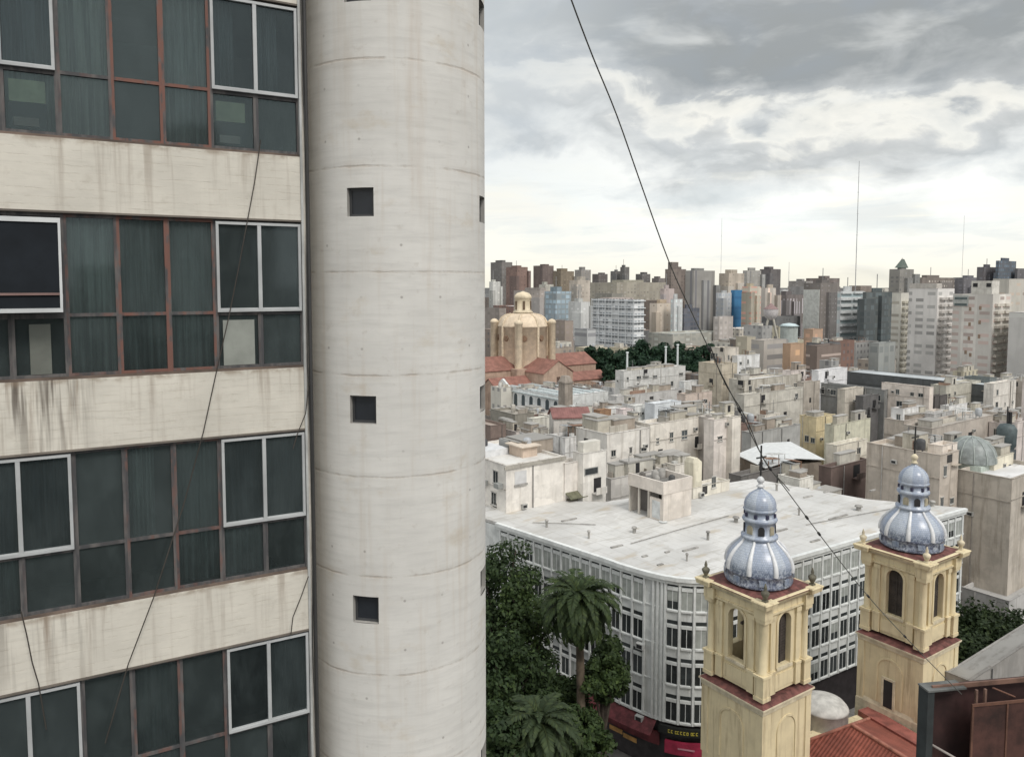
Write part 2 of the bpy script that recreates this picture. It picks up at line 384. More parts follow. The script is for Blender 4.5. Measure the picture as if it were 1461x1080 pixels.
def pane_mat(tint, name):
    m, N = mat_new(name)
    tr = N.node('ShaderNodeBsdfTransparent', ins={0: tint}); gl = N.node('ShaderNodeBsdfGlossy', ins={0: (.7, .82, .85), 1: .06})
    fr = N.node('ShaderNodeFresnel', ins={0: 1.5})
    ms = N.node('ShaderNodeMixShader', ins={0: N.math('MULTIPLY', fr.outputs[0], 1.0), 1: tr.outputs[0], 2: gl.outputs[0]}); N.l.new(ms.outputs[0], N.out.inputs[0])
    dirt = N.node('ShaderNodeBsdfDiffuse', ins={0: (.15, .185, .188)})
    d = N.noise(N.mapv(N.co, (2, 2, 1)), 1.4, 5, .65)
    ms2 = N.node('ShaderNodeMixShader', ins={0: N.math('ADD', N.math('MULTIPLY', N.oi.outputs['Random'], .16), N.math('ADD', .07, N.math('MULTIPLY', N.sstep(d, .35, .8), .12))), 1: ms.outputs[0], 2: dirt.outputs[0]}); N.l.new(ms2.outputs[0], N.out.inputs[0])
    return m
def curtain_mat():
    m, N = mat_new('curtain_cloth')
    t = N.node('ShaderNodeAttribute', attribute_type='OBJECT', attribute_name='tone').outputs['Fac']
    col = N.ramp(t, [(0, (.14, .155, .155)), (.4, (.28, .31, .305)), (.7, (.48, .53, .51)), (1, (.66, .68, .62))])
    s = N.noise(N.mapv(N.co, (16, 1, .5)), 1.0, 3, .6)
    col = N.mix(N.math('MULTIPLY', N.sstep(s, .42, .66), .75), col, (.07, .09, .09))  # dark vertical streaks paint the shade of the pleats into the cloth
    N.put(N.b.inputs['Base Color'], col); N.b.inputs['Roughness'].default_value = .9
    return m
FR, PANE, CURT, ALU = frame_mat(), pane_mat((.80, .86, .86), 'old_window_pane'), curtain_mat(), plain((.42, .435, .44), .45, 0., .2)
PANE2 = pane_mat((.60, .65, .68), 'tinted_sliding_pane')
ob_loc = P(437, 405, 11.65); OB_YAW = math.atan2(.4867, .8736)
office = empty('office_building', (ob_loc.x, ob_loc.y, 0), OB_YAW)
tag(office, 'weathered concrete office block with bands of rusty framed windows, nearest building at the left', 'building')
FLH, BAY, S0 = 3.16, .6225, .05
Z0 = P(430, 219, 11.62).z - .055
sp_m = boards()
NB = 12
XL = -(S0 + BAY * NB) - .02
rr = random.Random(3)
for k in range(-2, 7):
    zt = Z0 - FLH * k
    b = MB()
    nseg = 40
    b.box(XL, -.035, 0, .24, -.94, 0)
    sp = b.build('spandrel', sp_m, office, (0, 0, zt)); sp['leak'] = 1.0 if k == 1 else .45 if k == 2 else 0.0
    b = MB(); b.box(XL, -.045, -.02, .06, -.968, -.942); b.build('drip_edge', plain((.16, .14, .12), .9, 0., .4), office, (0, 0, zt))
    b = MB(); b.box(XL, -.045, .02, .2, .002, .035); b.build('sill', plain((.14, .105, .085), .85, 0., .5), office, (0, 0, zt))
    if k < -1: continue
    # window band above this spandrel: from zt to zt + 2.16
    WH, ZT = FLH - .94, .83
    for j in range(NB):
        if j >= 8 and (k < 0 or k > 4): continue
        x1 = -(S0 + BAY * j); x0 = x1 - BAY
        white = j in (0, 1, 5, 6)
        fw = .036
        b = MB(); y0, y1 = .05, .13
        b.box(x0, x0 + fw, y0, y1, .035, WH - .03); b.box(x1 - fw, x1, y0, y1, .035, WH - .03)
        b.box(x0 + fw, x1 - fw, y0 + .004, y1, WH - .075, WH - .031); b.box(x0 + fw, x1 - fw, y0 + .004, y1, .037, .075)
        if not white: b.box(x0 + fw, x1 - fw, y0 + .006, y1, ZT, ZT + .045)
        else: b.box(x0 + fw, x1 - fw, y0 + .006, y1, ZT - .02, ZT + .05)
        w = b.build('window', FR, office, (0, 0, zt)); w['rust'] = ((.85 if j in (2, 3) else .45 if j == 4 else .1) if k < 2 else (.5 if j in (2, 3) else .1)) * rr.uniform(.6, 1.1)
        b = MB(); b.box(x0 + fw, x1 - fw, .085, .093, .075, ZT); b.build('pane', PANE, w)
        tilt = (k == 1 and j in (5, 6))
        if not white:
            b = MB(); b.box(x0 + fw, x1 - fw, .085, .093, ZT + .045, WH - .075); b.build('pane', PANE, w)
        # curtains hang behind the glass
        has = rr.random() < (.97 if k <= 0 else .9 if k in (1, 2) else .25)
        if k == 1 and white: has = False
        if has:
            n = 26; cv = []; ph = rr.random() * 6; zb = .06 if rr.random() < .8 else ZT
            x0c, x1c = (x0 + .01, x1 - .01) if rr.random() < .8 else (x0 + .01, x0 + BAY * .6)
            fs = []
            for i in range(n + 1):
                xx = x0c + (x1c - x0c) * i / n; yy = .27 + .035 * math.sin(i * 1.55 + ph) + .015 * math.sin(i * .7 + ph * 2)
                cv += [(xx, yy, zb), (xx + .01 * math.sin(i + ph), yy + .01, WH - .02)]
            for i in range(n): fs.append((2 * i, 2 * i + 2, 2 * i + 3, 2 * i + 1))
            b = MB(); b.add(cv, fs, 0, True); c = b.build('curtain', CURT, w); c['tone'] = min(1., max(0., {-1: .95, 0: .92, 1: .58, 2: .42}.get(k, .2) + rr.uniform(-.25, .22)))
            md = c.modifiers.new('thickness', 'SOLIDIFY'); md.thickness = .004
    # white aluminium sliding windows, each two sashes wide
    for j0 in (0, 5):
        if j0 == 5 and k == 1: continue
        if k < 0 and j0 == 5: continue
        xa, xb = -(S0 + BAY * j0) - .02, -(S0 + BAY * (j0 + 2)) + .02
        zb, zt2 = ZT + .03, WH - .06
        b = MB(); t = .038; yy0, yy1 = .0, .07
        b.box(xb, xa, yy0, yy1, zb, zb + t); b.box(xb, xa, yy0, yy1, zt2 - t, zt2)
        b.box(xb, xb + t, yy0 + .002, yy1, zb + t, zt2 - t); b.box(xa - t, xa, yy0 + .002, yy1, zb + t, zt2 - t)
        xm = (xa + xb) / 2; b.box(xm - .026, xm + .026, yy0 + .004, yy1, zb + t, zt2 - t)
        w = b.build('sliding_window', ALU, office, (0, 0, zt))
        for (a0, a1) in ((xb + t, xm - .026), (xm + .026, xa - t)):
            q = MB(); q.box(a0, a1, .045, .052, zb + t, zt2 - t); q.build('pane', PANE2, w)
            q = MB(); q.box(a0, a1, .03, .042, zb + t, zb + t + .018); q.build('sash_rail', ALU, w)
# the top-hung window left pushed open on the second visible row
zt = Z0 - FLH
xa, xb = -(S0 + BAY * 5) - .03, -(S0 + BAY * 7) + .02
b = MB(); hz, out, hh = FLH - 1.03, .30, 1.22
def tl(x, s, d=0.0): return (x, .02 - out * s - d, hz - hh * s)
def strip(b, xA, xB, sA, sB, d=.03):
    v = [tl(xA, sA), tl(xB, sA), tl(xB, sB), tl(xA, sB)]; v2 = [(p[0], p[1] - d, p[2] - d * .2) for p in v]
    b.add(v + v2, [(0, 1, 2, 3), (7, 6, 5, 4), (0, 4, 5, 1), (1, 5, 6, 2), (2, 6, 7, 3), (3, 7, 4, 0)])
strip(b, xb, xa, 0, .05); strip(b, xb, xa, .96, 1.0); strip(b, xa - .03, xa, .05, .96); strip(b, xb, xb + .03, .05, .96)
w = b.build('tilted_window', ALU, office, (0, 0, zt)); w['label'] = 'top hung window pushed open'
b = MB(); strip(b, xb + .03, xa - .03, .05, .96, .006); TP = plain((.011, .014, .018), .74, 0., .31); TP.node_tree.nodes['Principled BSDF'].inputs['Specular IOR Level'].default_value = .12; b.build('pane', TP, w)
b = MB(); strip(b, xb + .03, xa - .03, .80, .82, .035); b.build('glazing_bar', plain((.16, .10, .09), .8), w)
b = MB(); b.tube([(xa - .01, .06, hz - 1.0), tl(xa - .01, .98, .01)], .009, 6); b.build('stay_arm', ALU, w)
# interior: floors, back wall, edge column
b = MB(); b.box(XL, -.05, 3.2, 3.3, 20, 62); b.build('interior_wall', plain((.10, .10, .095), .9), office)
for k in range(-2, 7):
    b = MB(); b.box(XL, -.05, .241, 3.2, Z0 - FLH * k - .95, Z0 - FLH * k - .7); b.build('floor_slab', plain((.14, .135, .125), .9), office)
b = MB(); b.box(-.05, .05, .0, 3.3, 20, 62); b.build('end_wall', plain((.60, .57, .51), .9, 0., .3), office)
b = MB(); b.box(XL - .2, XL, -.02, 3.3, 20, 62); b.build('end_wall', plain((.40, .37, .31), .9, 0., .3), office)
b = MB(); b.box(XL, -.05, .01, .24, 20, Z0 - FLH * 6 - .95); b.build('lower_wall', sp_m, office)
b = MB(); b.box(-.062, -.028, -.03, .05, 20, 62); b.build('edge_trim', plain((.42, .43, .42), .5, 0., .3), office)
b = MB(); b.tube([(.035, -.03, 20), (.035, -.03, 62)], .03, 10); b.build('downpipe', plain((.035, .035, .035), .6), office)
b = MB(); b.tube([(.0 + .02 * math.sin(z * 1.3), -.06 + .01 * math.sin(z * 3), z) for z in np.arange(38, 56, .4)], .009, 6); b.build('cable', plain((.03, .03, .03), .6), office)
# window-unit air conditioners behind the top row glass, and pale boards behind two lower panes
def into(x, y, z): # office local to world
    c, s = math.cos(OB_YAW), math.sin(OB_YAW); return (ob_loc.x + c * x - s * y, ob_loc.y + s * x + c * y, z)
for j, lab in ((1, 'yellowed air conditioner behind the lower pane under the topmost sliding window'), (5, 'yellowed air conditioner behind the lower pane in the top left corner of the photo')):
    ac = empty('air_conditioner', into(-(S0 + BAY * (j + .55)), .12, Z0 + .10), OB_YAW); tag(ac, lab, 'air conditioner', 'window air conditioners')
    b = MB(); b.box(-.2, .2, 0, .3, .34, .62); b.build('casing', plain((.75, .74, .50), .7), ac)
    b = MB(); b.box(-.21, .21, -.01, .3, .0, .335); b.build('grille', plain((.05, .05, .055), .6), ac)
    b = MB(); b.box(-.16, .12, -.03, -.01, .03, .14); b.build('louvre', plain((.30, .31, .30), .6), ac)
for j, lab in ((1, 'pale board closing the lower pane under the sliding window of the second row'), (5, 'narrow pale board behind the lower pane under the pushed open window')):
    b = MB(); b.box(-.22 if j == 1 else -.12, .22 if j == 1 else .12, 0, .02, 0, .66); o = b.build('window_board', plain((.25, .265, .24) if j == 1 else (.15, .16, .14), .8, 0., .25), None, into(-(S0 + BAY * (j + .5)), .055, Z0 - FLH + .08)); o.rotation_euler = (0, 0, OB_YAW); tag(o, lab, 'board')
# loose wires in front of the facade
def facade_pt(px, py, off=.10):
    a = P(px, py, 10.0); d = a - Vector((0, 0, H)); n = Vector((math.sin(OB_YAW), -math.cos(OB_YAW), 0))
    t = (Vector((ob_loc.x, ob_loc.y, 0)) + n * off - Vector((0, 0, H))); t.z = 0; dn = Vector((d.x, d.y, 0)).dot(n)
    return Vector((0, 0, H)) + d * (t.dot(n) / dn)
WIRE = plain((.05, .042, .035), .7)
for pts, lab in (([(372, 200), (363, 262), (354, 310), (340, 385), (327, 450), (310, 525), (290, 617), (262, 720), (220, 850), (183, 947), (150, 1060)], 'thin dark wire slanting across all the window bands of the office block'),
                 ([(30, 872), (38, 905), (46, 945), (55, 975), (66, 1040)], 'short dark wire on the lowest spandrel in the left corner'),
                 ([(441, 545), (436, 590), (424, 620), (418, 640)], 'short bent wire at the right end of the middle spandrel'),
                 ([(440, 822), (430, 850), (418, 880), (415, 905)], 'short bent wire at the right end of the lowest spandrel')):
    b = MB(); b.tube([facade_pt(*p) for p in pts], .008, 6); tag(b.build('loose_wire', WIRE), lab, 'wire')

# ================================================================== STAIR TOWER (round concrete shaft)
TT = 13.2; TR = 1.52
tc = Vector((-.0353 * TT - TR, TT - .0353 * TR, 0))
stair = empty('stair_tower', (tc.x, tc.y, 0)); tag(stair, 'round pale concrete stair tower with small square windows', 'tower')
def hit_ang(px):
    d = Vector(((px - PX0) / F, 1, 0)).normalized(); o = -Vector((tc.x, tc.y, 0)); bq = o.dot(d); cq = o.dot(o) - TR * TR; q = max(0, bq * bq - cq)
    p = o + d * (-bq - math.sqrt(q)); return math.atan2(p.x, -p.y)      # angle from -Y
a1, a2 = hit_ang(497.5), hit_ang(535); ar0 = hit_ang(684.5); ar1 = ar0 + .30
holes = []
zc0 = 49.23
for k in range(-4, 7):
    zc = zc0 - FLH * k
    holes.append((a1, a2, zc - .215, zc + .215)); holes.append((ar0, ar1, zc - .215, zc + .215))
angs = sorted(set([q for q in (-math.pi + 2 * math.pi * i / 144 for i in range(145)) if all(abs(q - h_) > .03 for h_ in (a1, a2, ar0, ar1))] + [a1, a2, ar0, ar1]))
zs = sorted(set([18.0, 64.0] + [z for h in holes for z in h[2:]]))
def cyl(a, z, r=TR): return (r * math.sin(a), -r * math.cos(a), z)
b = MB()
for i in range(len(angs) - 1):
    for j in range(len(zs) - 1):
        am, zm = (angs[i] + angs[i + 1]) / 2, (zs[j] + zs[j + 1]) / 2
        if any(h[0] < am < h[1] and h[2] < zm < h[3] for h in holes): continue
        b.face([cyl(angs[i], zs[j]), cyl(angs[i + 1], zs[j]), cyl(angs[i + 1], zs[j + 1]), cyl(angs[i], zs[j + 1])], 0, True)
for h in []:
    r2 = TR - .16
    A = [cyl(h[0], h[2]), cyl(h[1], h[2]), cyl(h[1], h[3]), cyl(h[0], h[3])]; B = [cyl(h[0], h[2], r2), cyl(h[1], h[2], r2), cyl(h[1], h[3], r2), cyl(h[0], h[3], r2)]
    for i in range(4): k = (i + 1) % 4; b.face([A[i], A[k], B[k], B[i]])
b.face([cyl(a, 64.0) for a in angs[:-1]])
bm = bmesh.new(); me = b.mesh('shaft'); bm.from_mesh(me); bmesh.ops.remove_doubles(bm, verts=bm.verts, dist=1e-5); bmesh.ops.recalc_face_normals(bm, faces=bm.faces); bm.to_mesh(me); bm.free()
mesh_obj('shaft', me, tower_concrete(), stair)
wg, wfm = plain((.016, .02, .026), .45, 0., .3), plain((.05, .052, .055), .5)
for h in holes:
    if not (36 < h[2] < 56): continue
    r2 = TR - .07; am = (h[0] + h[1]) / 2
    fr = MB(); gl = MB()
    def q(u, z, r): return cyl(h[0] + (h[1] - h[0]) * u, h[2] + (h[3] - h[2]) * z, r)
    for (u0, u1, w0, w1) in ((0, 1, 0, .09), (0, 1, .91, 1), (0, .09, .09, .91), (.91, 1, .09, .91)):
        fr.add([q(u0, w0, r2), q(u1, w0, r2), q(u1, w1, r2), q(u0, w1, r2), q(u0, w0, r2 - .05), q(u1, w0, r2 - .05), q(u1, w1, r2 - .05), q(u0, w1, r2 - .05)],
               [(0, 1, 2, 3), (7, 6, 5, 4), (0, 4, 5, 1), (1, 5, 6, 2), (2, 6, 7, 3), (3, 7, 4, 0)])
    A = [cyl(h[0], h[2]), cyl(h[1], h[2]), cyl(h[1], h[3]), cyl(h[0], h[3])]; B = [cyl(h[0], h[2], TR - .2), cyl(h[1], h[2], TR - .2), cyl(h[1], h[3], TR - .2), cyl(h[0], h[3], TR - .2)]
    for i in range(4): k = (i + 1) % 4; fr.face([A[i], A[k], B[k], B[i]], 1)
    w = fr.build('window', [wfm, plain((.34, .33, .31), .9)], stair)
    gl.add([q(.09, .09, r2 - .02), q(.91, .09, r2 - .02), q(.91, .91, r2 - .02), q(.09, .91, r2 - .02), q(.09, .09, r2 - .03), q(.91, .09, r2 - .03), q(.91, .91, r2 - .03), q(.09, .91, r2 - .03)],
           [(0, 1, 2, 3), (7, 6, 5, 4), (0, 4, 5, 1), (1, 5, 6, 2), (2, 6, 7, 3), (3, 7, 4, 0)])
    gl.build('pane', wg, w)

# ================================================================== GENERIC CITY BUILDING
YAW = R(36)
BUILT = []      # (px0, px1, y_visible_bottom, D, label) used to keep the filler houses out of the way
def extent(O, z, dx, dy, px):
    """length along (dx,dy) from O at height z whose end falls on image column px (to size a wall seen in the photo)"""
    u = (px - PX0) / F; k = (H - z) * ST
    return (u * (O.y * CT + k) - O.x) / (dx - u * dy * CT)
def window_mesh(w, h, key='win'):
    k = ('wm', round(w, 2), round(h, 2), key)
    if k not in MC:
        b = MB(); t = .07
        b.box(-w / 2, w / 2, -.05, 0, 0, t); b.box(-w / 2, w / 2, -.05, 0, h - t, h); b.box(-w / 2, -w / 2 + t, -.048, 0, t, h - t); b.box(w / 2 - t, w / 2, -.048, 0, t, h - t)
        b.box(-.03, .03, -.046, 0, t, h - t); b.box(-w / 2 + t, w / 2 - t, -.02, 0, t, h - t, 1)
        b.box(-w / 2 - .08, w / 2 + .08, -.14, 0, -.1, -.002)
        b.box(-w / 2 - .08, w / 2 + .08, -.12, 0, h + .002, h + .09)
        MC[k] = b.mesh('window'); MC[k].materials.append(plain((.48, .47, .44), .7)); MC[k].materials.append(glass_far())
    return MC[k]
def put_window(par, face, u, z, w, h, W, L, name='window'):
    o = bpy.data.objects.new(name, window_mesh(w, h)); COL.objects.link(o); o.parent = par
    if face == 'r': o.location = (u, -.003, z)
    else: o.location = (-.003, u, z); o.rotation_euler = (0, 0, -math.pi / 2)
    return o
def water_tank(par, x, y, z, r=.7, h=1.3, c=(.40, .42, .43)):
    b = MB(); b.lathe([(r * .9, z + .5), (r, z + .65), (r, z + .5 + h), (r * .75, z + .75 + h), (r * .2, z + .85 + h)], 14, x, y)
    for a in (0, 2.1, 4.2): b.box(x + r * .7 * math.cos(a) - .06, x + r * .7 * math.cos(a) + .06, y + r * .7 * math.sin(a) - .06, y + r * .7 * math.sin(a) + .06, z, z + .52)
    return b.build('water_tank', plain(c, .6), par)
def roof_clutter(par, W, L, z, rg, n):
    for i in range(n):
        x, y = rg.uniform(.12, .75) * W, rg.uniform(.1, .7) * L; t = rg.random()
        if t < .22 and W > 5 and L > 5: water_tank(par, x + .6, y + .6, z, rg.uniform(.5, .8), rg.uniform(.9, 1.4), rg.choice([(.4, .42, .44), (.06, .06, .065), (.5, .49, .46), (.40, .38, .34)]))
        elif t < .52:
            w, l, h = rg.uniform(2.2, 5.5), rg.uniform(2.2, 5.0), rg.uniform(.9, 2.5)
            w, l = min(w, W * .5), min(l, L * .5)
            b = MB(); b.box(x, x + w, y, y + l, z, z + h); b.box(x - .1, x + w + .1, y - .1, y + l + .1, z + h + .002, z + h + .14, 1)
            if h > 2 and rg.random() < .4: b.box(x + w * .3, x + w * .3 + .8, y - .03, y, z + .02, z + 1.9, 2)
            b.build('rooftop_room', [plaster(rg.choice([(.50, .47, .40), (.42, .40, .36), (.58, .56, .5), (.36, .31, .26)]), .5), roofing((.34, .33, .31), .5), DARK], par)
        elif t < .72:
            b = MB(); h = rg.uniform(.8, 1.6); ln_ = rg.uniform(2, min(6, W * .6) + .1)
            (b.box(x, min(W - .3, x + ln_), y, y + .15, z, z + h) if rg.random() < .5 else b.box(x, x + .15, y, min(L - .3, y + ln_), z, z + h)); b.build('partition_wall', plaster(rg.choice([(.50, .47, .41), (.36, .33, .29), (.30, .20, .15)]), .6), par)
        elif t < .86:
            b = MB(); w, l = rg.uniform(1.5, min(4, W * .5) + .1), rg.uniform(1.5, min(4, L * .5) + .1); h = rg.uniform(1.9, 2.5)
            b.add([(x, y, z + h), (x + w, y, z + h - .3), (x + w, y + l, z + h - .3), (x, y + l, z + h), (x, y, z + h + .08), (x + w, y, z + h - .22), (x + w, y + l, z + h - .22), (x, y + l, z + h + .08)], [(3, 2, 1, 0), (4, 5, 6, 7), (0, 1, 5, 4), (1, 2, 6, 5), (2, 3, 7, 6), (3, 0, 4, 7)])
            for (px_, py_) in ((x + .1, y + .1), (x + w - .1, y + .1), (x + .1, y + l - .1), (x + w - .1, y + l - .1)): b.box(px_ - .05, px_ + .05, py_ - .05, py_ + .05, z, z + h - .25)
            b.build('lean_to_roof', plain(rg.choice([(.55, .56, .55), (.34, .36, .37), (.26, .15, .10), (.62, .63, .62)]), .6, 0., .4), par)
        elif t < .93:
            b = MB(); b.box(x, x + .9, y, y + .5, z + .2, z + .9); b.box(x + .1, x + .8, y + .1, y + .4, z, z + .21); b.build('air_conditioner_unit', plain((.55, .55, .53), .6), par)
        else:
            b = MB(); b.tube([(x, y, z), (x, y, z + rg.uniform(2, 4))], .05, 6); b.tube([(x - .6, y, z + 2), (x + .6, y, z + 2)], .025, 6); b.build('aerial', plain((.2, .2, .2), .6), par)
def soft(c, k=.30):
    l = .3 * c[0] + .59 * c[1] + .11 * c[2]; return tuple(round(v + (l - v) * k, 4) for v in c)
def block(name, label, cat, pxc, py, D, pxl, pxr, c, roofc=(.38, .37, .35), far=None, yaw=YAW, win=None, par=.55, clutter=0, ybot=None, dirt=.4, group=None, seed=0, zmin=0.0, bare=False):
    O = P(pxc, py, D); z = O.z
    ax, ay = math.cos(yaw), math.sin(yaw)
    W = max(2.0, extent(O, z, ax, ay, pxr)) if pxr is not None else 10
    L = max(2.0, extent(O, z, -ay, ax, pxl)) if pxl is not None else 10
    W, L = min(W, 90), min(L, 90)
    e = empty(name, (O.x, O.y, zmin), yaw); tag(e, label, cat, group); z -= zmin
    rg = random.Random(hash((pxc, py)) & 0xffff)
    c = soft(c, .48 if max(c) - min(c) < .24 else .25); c = tuple(round(v * min(1.34, .74 / max(c)), 4) for v in c) if min(c) > .25 and D > 90 else c; wm = far if far else plaster(c, dirt)
    b = MB(); t = min(.25, W * .1, L * .1); p = par
    out = [(0, 0), (W, 0), (W, L), (0, L)]; inn = [(t, t), (W - t, t), (W - t, L - t), (t, L - t)]
    for i in range(4):
        k = (i + 1) % 4
        b.face([(*out[i], 0), (*out[k], 0), (*out[k], z), (*out[i], z)]); b.face([(*out[i], z), (*out[k], z), (*inn[k], z), (*inn[i], z)]); b.face([(*inn[i], z), (*inn[k], z), (*inn[k], z - p), (*inn[i], z - p)])
    b.build('wall', wm, e)
    b = MB(); b.box(t, W - t, t, L - t, z - p - .2, z - p); b.build('roof', roofing(tuple(round(min(.66, v * 1.3), 4) for v in soft(roofc)), .55), e)
    if far is None or D < 480:
        cp = MB(); o2 = .06
        cp.box(-o2, W + o2, -o2, t + .02, z + .002, z + .09); cp.box(-o2, t + .02, t + .021, L + o2, z + .002, z + .09); cp.build('coping', plaster(sc3(c, .8), .7), e)
    if win:
        for (face, n, rows, w, h, top, fl) in win:
            run = W if face == 'r' else L
            for i in range(n):
                for j in range(rows):
                    if rg.random() < .34: continue
                    u = run * (i + .5) / n
                    zz = z - top - j * fl - h
                    if zz > .5: put_window(e, face, min(run - .7, max(.7, u + rg.uniform(-.5, .5))), zz, w * rg.choice([1, .8, .6, 1.3]), h * rg.choice([1, .8, .6]), W, L)
    if D < 245 and not bare:
        for face in ('r', 'l'):
            run = W if face == 'r' else L
            if run < 3.5: continue
            def place(o, u): 
                if face == 'r': o.location = (u, -.003, o.location.z)
                else: o.location = (-.003, u, o.location.z); o.rotation_euler = (0, 0, -math.pi / 2)
            for q in range(int(min(5, 1 + run / 5))):
                t = rg.random(); u = rg.uniform(.8, run - .8); zz = z - rg.uniform(1.0, min(6.5, max(1.5, z - 1)))
                m = MB()
                if t < .28: m.box(-.4, .4, -.38, 0, 0, .55); m.box(-.28, .28, -.385, -.381, .1, .45, 1); o = m.build('air_conditioner_unit', [plain((.42, .42, .40), .6, 0., .3), DARK], e, (0, 0, zz))
                elif t < .55: m.tube([(0, -.09, 0), (0, -.09, z - .1)], .06, 6); o = m.build('downpipe', plain(rg.choice([(.26, .24, .22), (.45, .44, .42), (.12, .12, .12)]), .7), e, (0, 0, 0))
                elif t < .75: wq = rg.uniform(.7, 1.5); m.box(-wq / 2, wq / 2, -.02, .0, 0, rg.uniform(.6, 1.6)); o = m.build('dark_opening', plain((.045, .043, .042), .8, 0., .4), e, (0, 0, zz))
                elif t < .9: wq = rg.uniform(1.2, 2.6); m.box(-wq / 2, wq / 2, -.9, 0, 0, .12); m.box(-wq / 2, wq / 2, -.9, -.82, .121, .9); m.box(-wq * .35, wq * .35, -.02, 0, .121, 2.0, 1); o = m.build('balcony', [plaster(sc3(c, .85), .5), DARK], e, (0, 0, zz - 1.0))
                else: m.box(-.9, .9, -.55, 0, .0, .06); o = m.build('canopy', plain(rg.choice([(.25, .25, .25), (.40, .36, .30)]), .7), e, (0, 0, zz))
                place(o, u)
            if rg.random() < .7:
                m = MB(); zz = z - rg.uniform(2.8, 3.4); m.box(0, run, -.07, 0, 0, .16); o = m.build('floor_line', plaster(sc3(c, .75), .6), e, (0, 0, zz)); place(o, 0 if face == 'r' else 0)
                if face == 'l': o.rotation_euler = (0, 0, math.pi / 2); o.location = (-.003, 0, zz); o.scale = (1, -1, 1)
    if clutter: roof_clutter(e, W, L, z - p, rg, int(clutter * 1.5 + .5))
    BUILT.append((min(pxl if pxl is not None else pxc, pxc), max(pxr if pxr is not None else pxc, pxc), ybot if ybot else py + 40, D, label))
    return e, W, L, z

# ================================================================== WHITE CORNER BLOCK with the flat roof
WB = [PZ(*p, 20.0) for p in ((710, 745), (872, 797.5), (885, 802.5), (900, 807), (915, 811.5), (930, 815.5), (948, 819.5), (966, 822.5), (985, 824.3), (1005, 824.6), (1028, 821.8), (1052, 816.5), (1078, 809.5), (1130, 793), (1376, 724.5))]
WB = [Vector((p.x, p.y)) for p in WB]
back = [Vector(PZ(*p, 20.0)[:2]) for p in ((1237, 712), (1075, 683), (862, 716))] + [Vector((-9, 99)), Vector((-7, 93.5))]
wpoly = WB + back
wb = empty('white_corner_block', (WB[0].x, WB[0].y, 0)); o0 = WB[0]
tag(wb, 'big white block with rounded corner, rows of tall windows and broad white flat roof', 'building')
L2 = lambda p: (p.x - o0.x, p.y - o0.y)
loc = [L2(p) for p in wpoly]
WWALL = plaster((.64, .66, .65), .30); WTRIM = plain((.68, .70, .69), .7, 0., .15)
b = MB(); b.prism(loc, 5.3, 19.6, 0, False); b.build('wall', WWALL, wb)
def offset_line(pts, d):
    res = []
    for i, p in enumerate(pts):
        t = (pts[min(i + 1, len(pts) - 1)] - pts[max(i - 1, 0)]).normalized(); res.append(p + Vector((t.y, -t.x)) * d)
    return res
def band(pts, d0, d1, z0, z1):
    A = [L2(p) for p in offset_line(pts, d0)]; B = [L2(p) for p in offset_line(pts, d1)]; m = MB(); n = len(pts)
    v = [(*p, z) for p in A for z in (z0, z1)] + [(*p, z) for p in B for z in (z0, z1)]
    fs = []
    for i in range(n - 1):
        a, c = 2 * i, 2 * n + 2 * i
        fs += [(c, c + 2, c + 3, c + 1), (a + 1, a + 3, a + 2, a), (a + 1, c + 1, c + 3, a + 3), (a, a + 2, c + 2, c)]
    fs += [(0, 2 * n, 2 * n + 1, 1), (2 * n - 2, 2 * n - 1, 4 * n - 1, 4 * n - 2)]
    m.add(v, fs); return m
band(WB, -.02, .42, 19.62, 20.02).build('cornice', WTRIM, wb)
band(WB, .0, .22, 19.25, 19.60).build('moulding', WTRIM, wb)
def white_roof():
    m, N = mat_new('painted_roof_membrane')
    c = (.58, .577, .56)
    rot = N.node('ShaderNodeMapping'); N.put(rot.inputs['Vector'], N.co); rot.inputs['Rotation'].default_value = (0, 0, -YAW); rc = rot.outputs[0]
    a = N.noise(rc, .10, 6, .6, .5); st = N.noise(N.mapv(rc, (.16, .9, 1)), 1.0, 6, .68, .4); f = N.noise(rc, 1.4, 5, .65)
    sh = N.node('ShaderNodeSeparateXYZ', ins={0: rc}); lap = N.math('LESS_THAN', N.math('FRACT', N.math('DIVIDE', sh.outputs[0], 1.6)), .075)
    col = N.mix(N.sstep(a, .35, .65), sc3(c, .86), sc3(c, 1.06)); col = N.mix(N.math('MULTIPLY', N.sstep(st, .50, .66), .62), col, (.36, .345, .31))
    col = N.mix(N.math('MULTIPLY', N.sstep(f, .53, .72), .42), col, (.40, .385, .35)); col = N.mix(N.math('MULTIPLY', lap, .38), col, (.36, .35, .33))
    vp = N.node('ShaderNodeTexVoronoi', distance='CHEBYCHEV'); N.put(vp.inputs['Vector'], N.mapv(rc, (.22, .35, 1))); vp.inputs['Scale'].default_value = 1.0
    vr = N.node('ShaderNodeSeparateColor', ins={0: vp.outputs['Color']}).outputs[0]
    col = N.mix(N.math('MULTIPLY', N.math('GREATER_THAN', vr, .78), .30), col, (.40, .39, .37)); col = N.mix(N.math('MULTIPLY', N.math('LESS_THAN', vr, .16), .5), col, (.60, .60, .585))
    spot = N.noise(N.mapv(rc, (.22, .5, 1), (4, 2, 0)), 1.0, 3, .5)
    col = N.mix(N.math('MULTIPLY', N.sstep(spot, .58, .70), .60), col, (.42, .36, .27))
    N.put(N.b.inputs['Base Color'], col); N.b.inputs['Roughness'].default_value = .6
    bump(N, f, .15, .03); return m
b = MB(); b.prism(loc, 19.65, 20.0); b.build('roof', white_roof(), wb)
b = MB(); b.prism([L2(p) for p in offset_line(WB, -.35)] + [L2(p) for p in back], 0, 5.3); b.build('shop_floor', plain((.035, .03, .032), .6, 0., .4), wb)
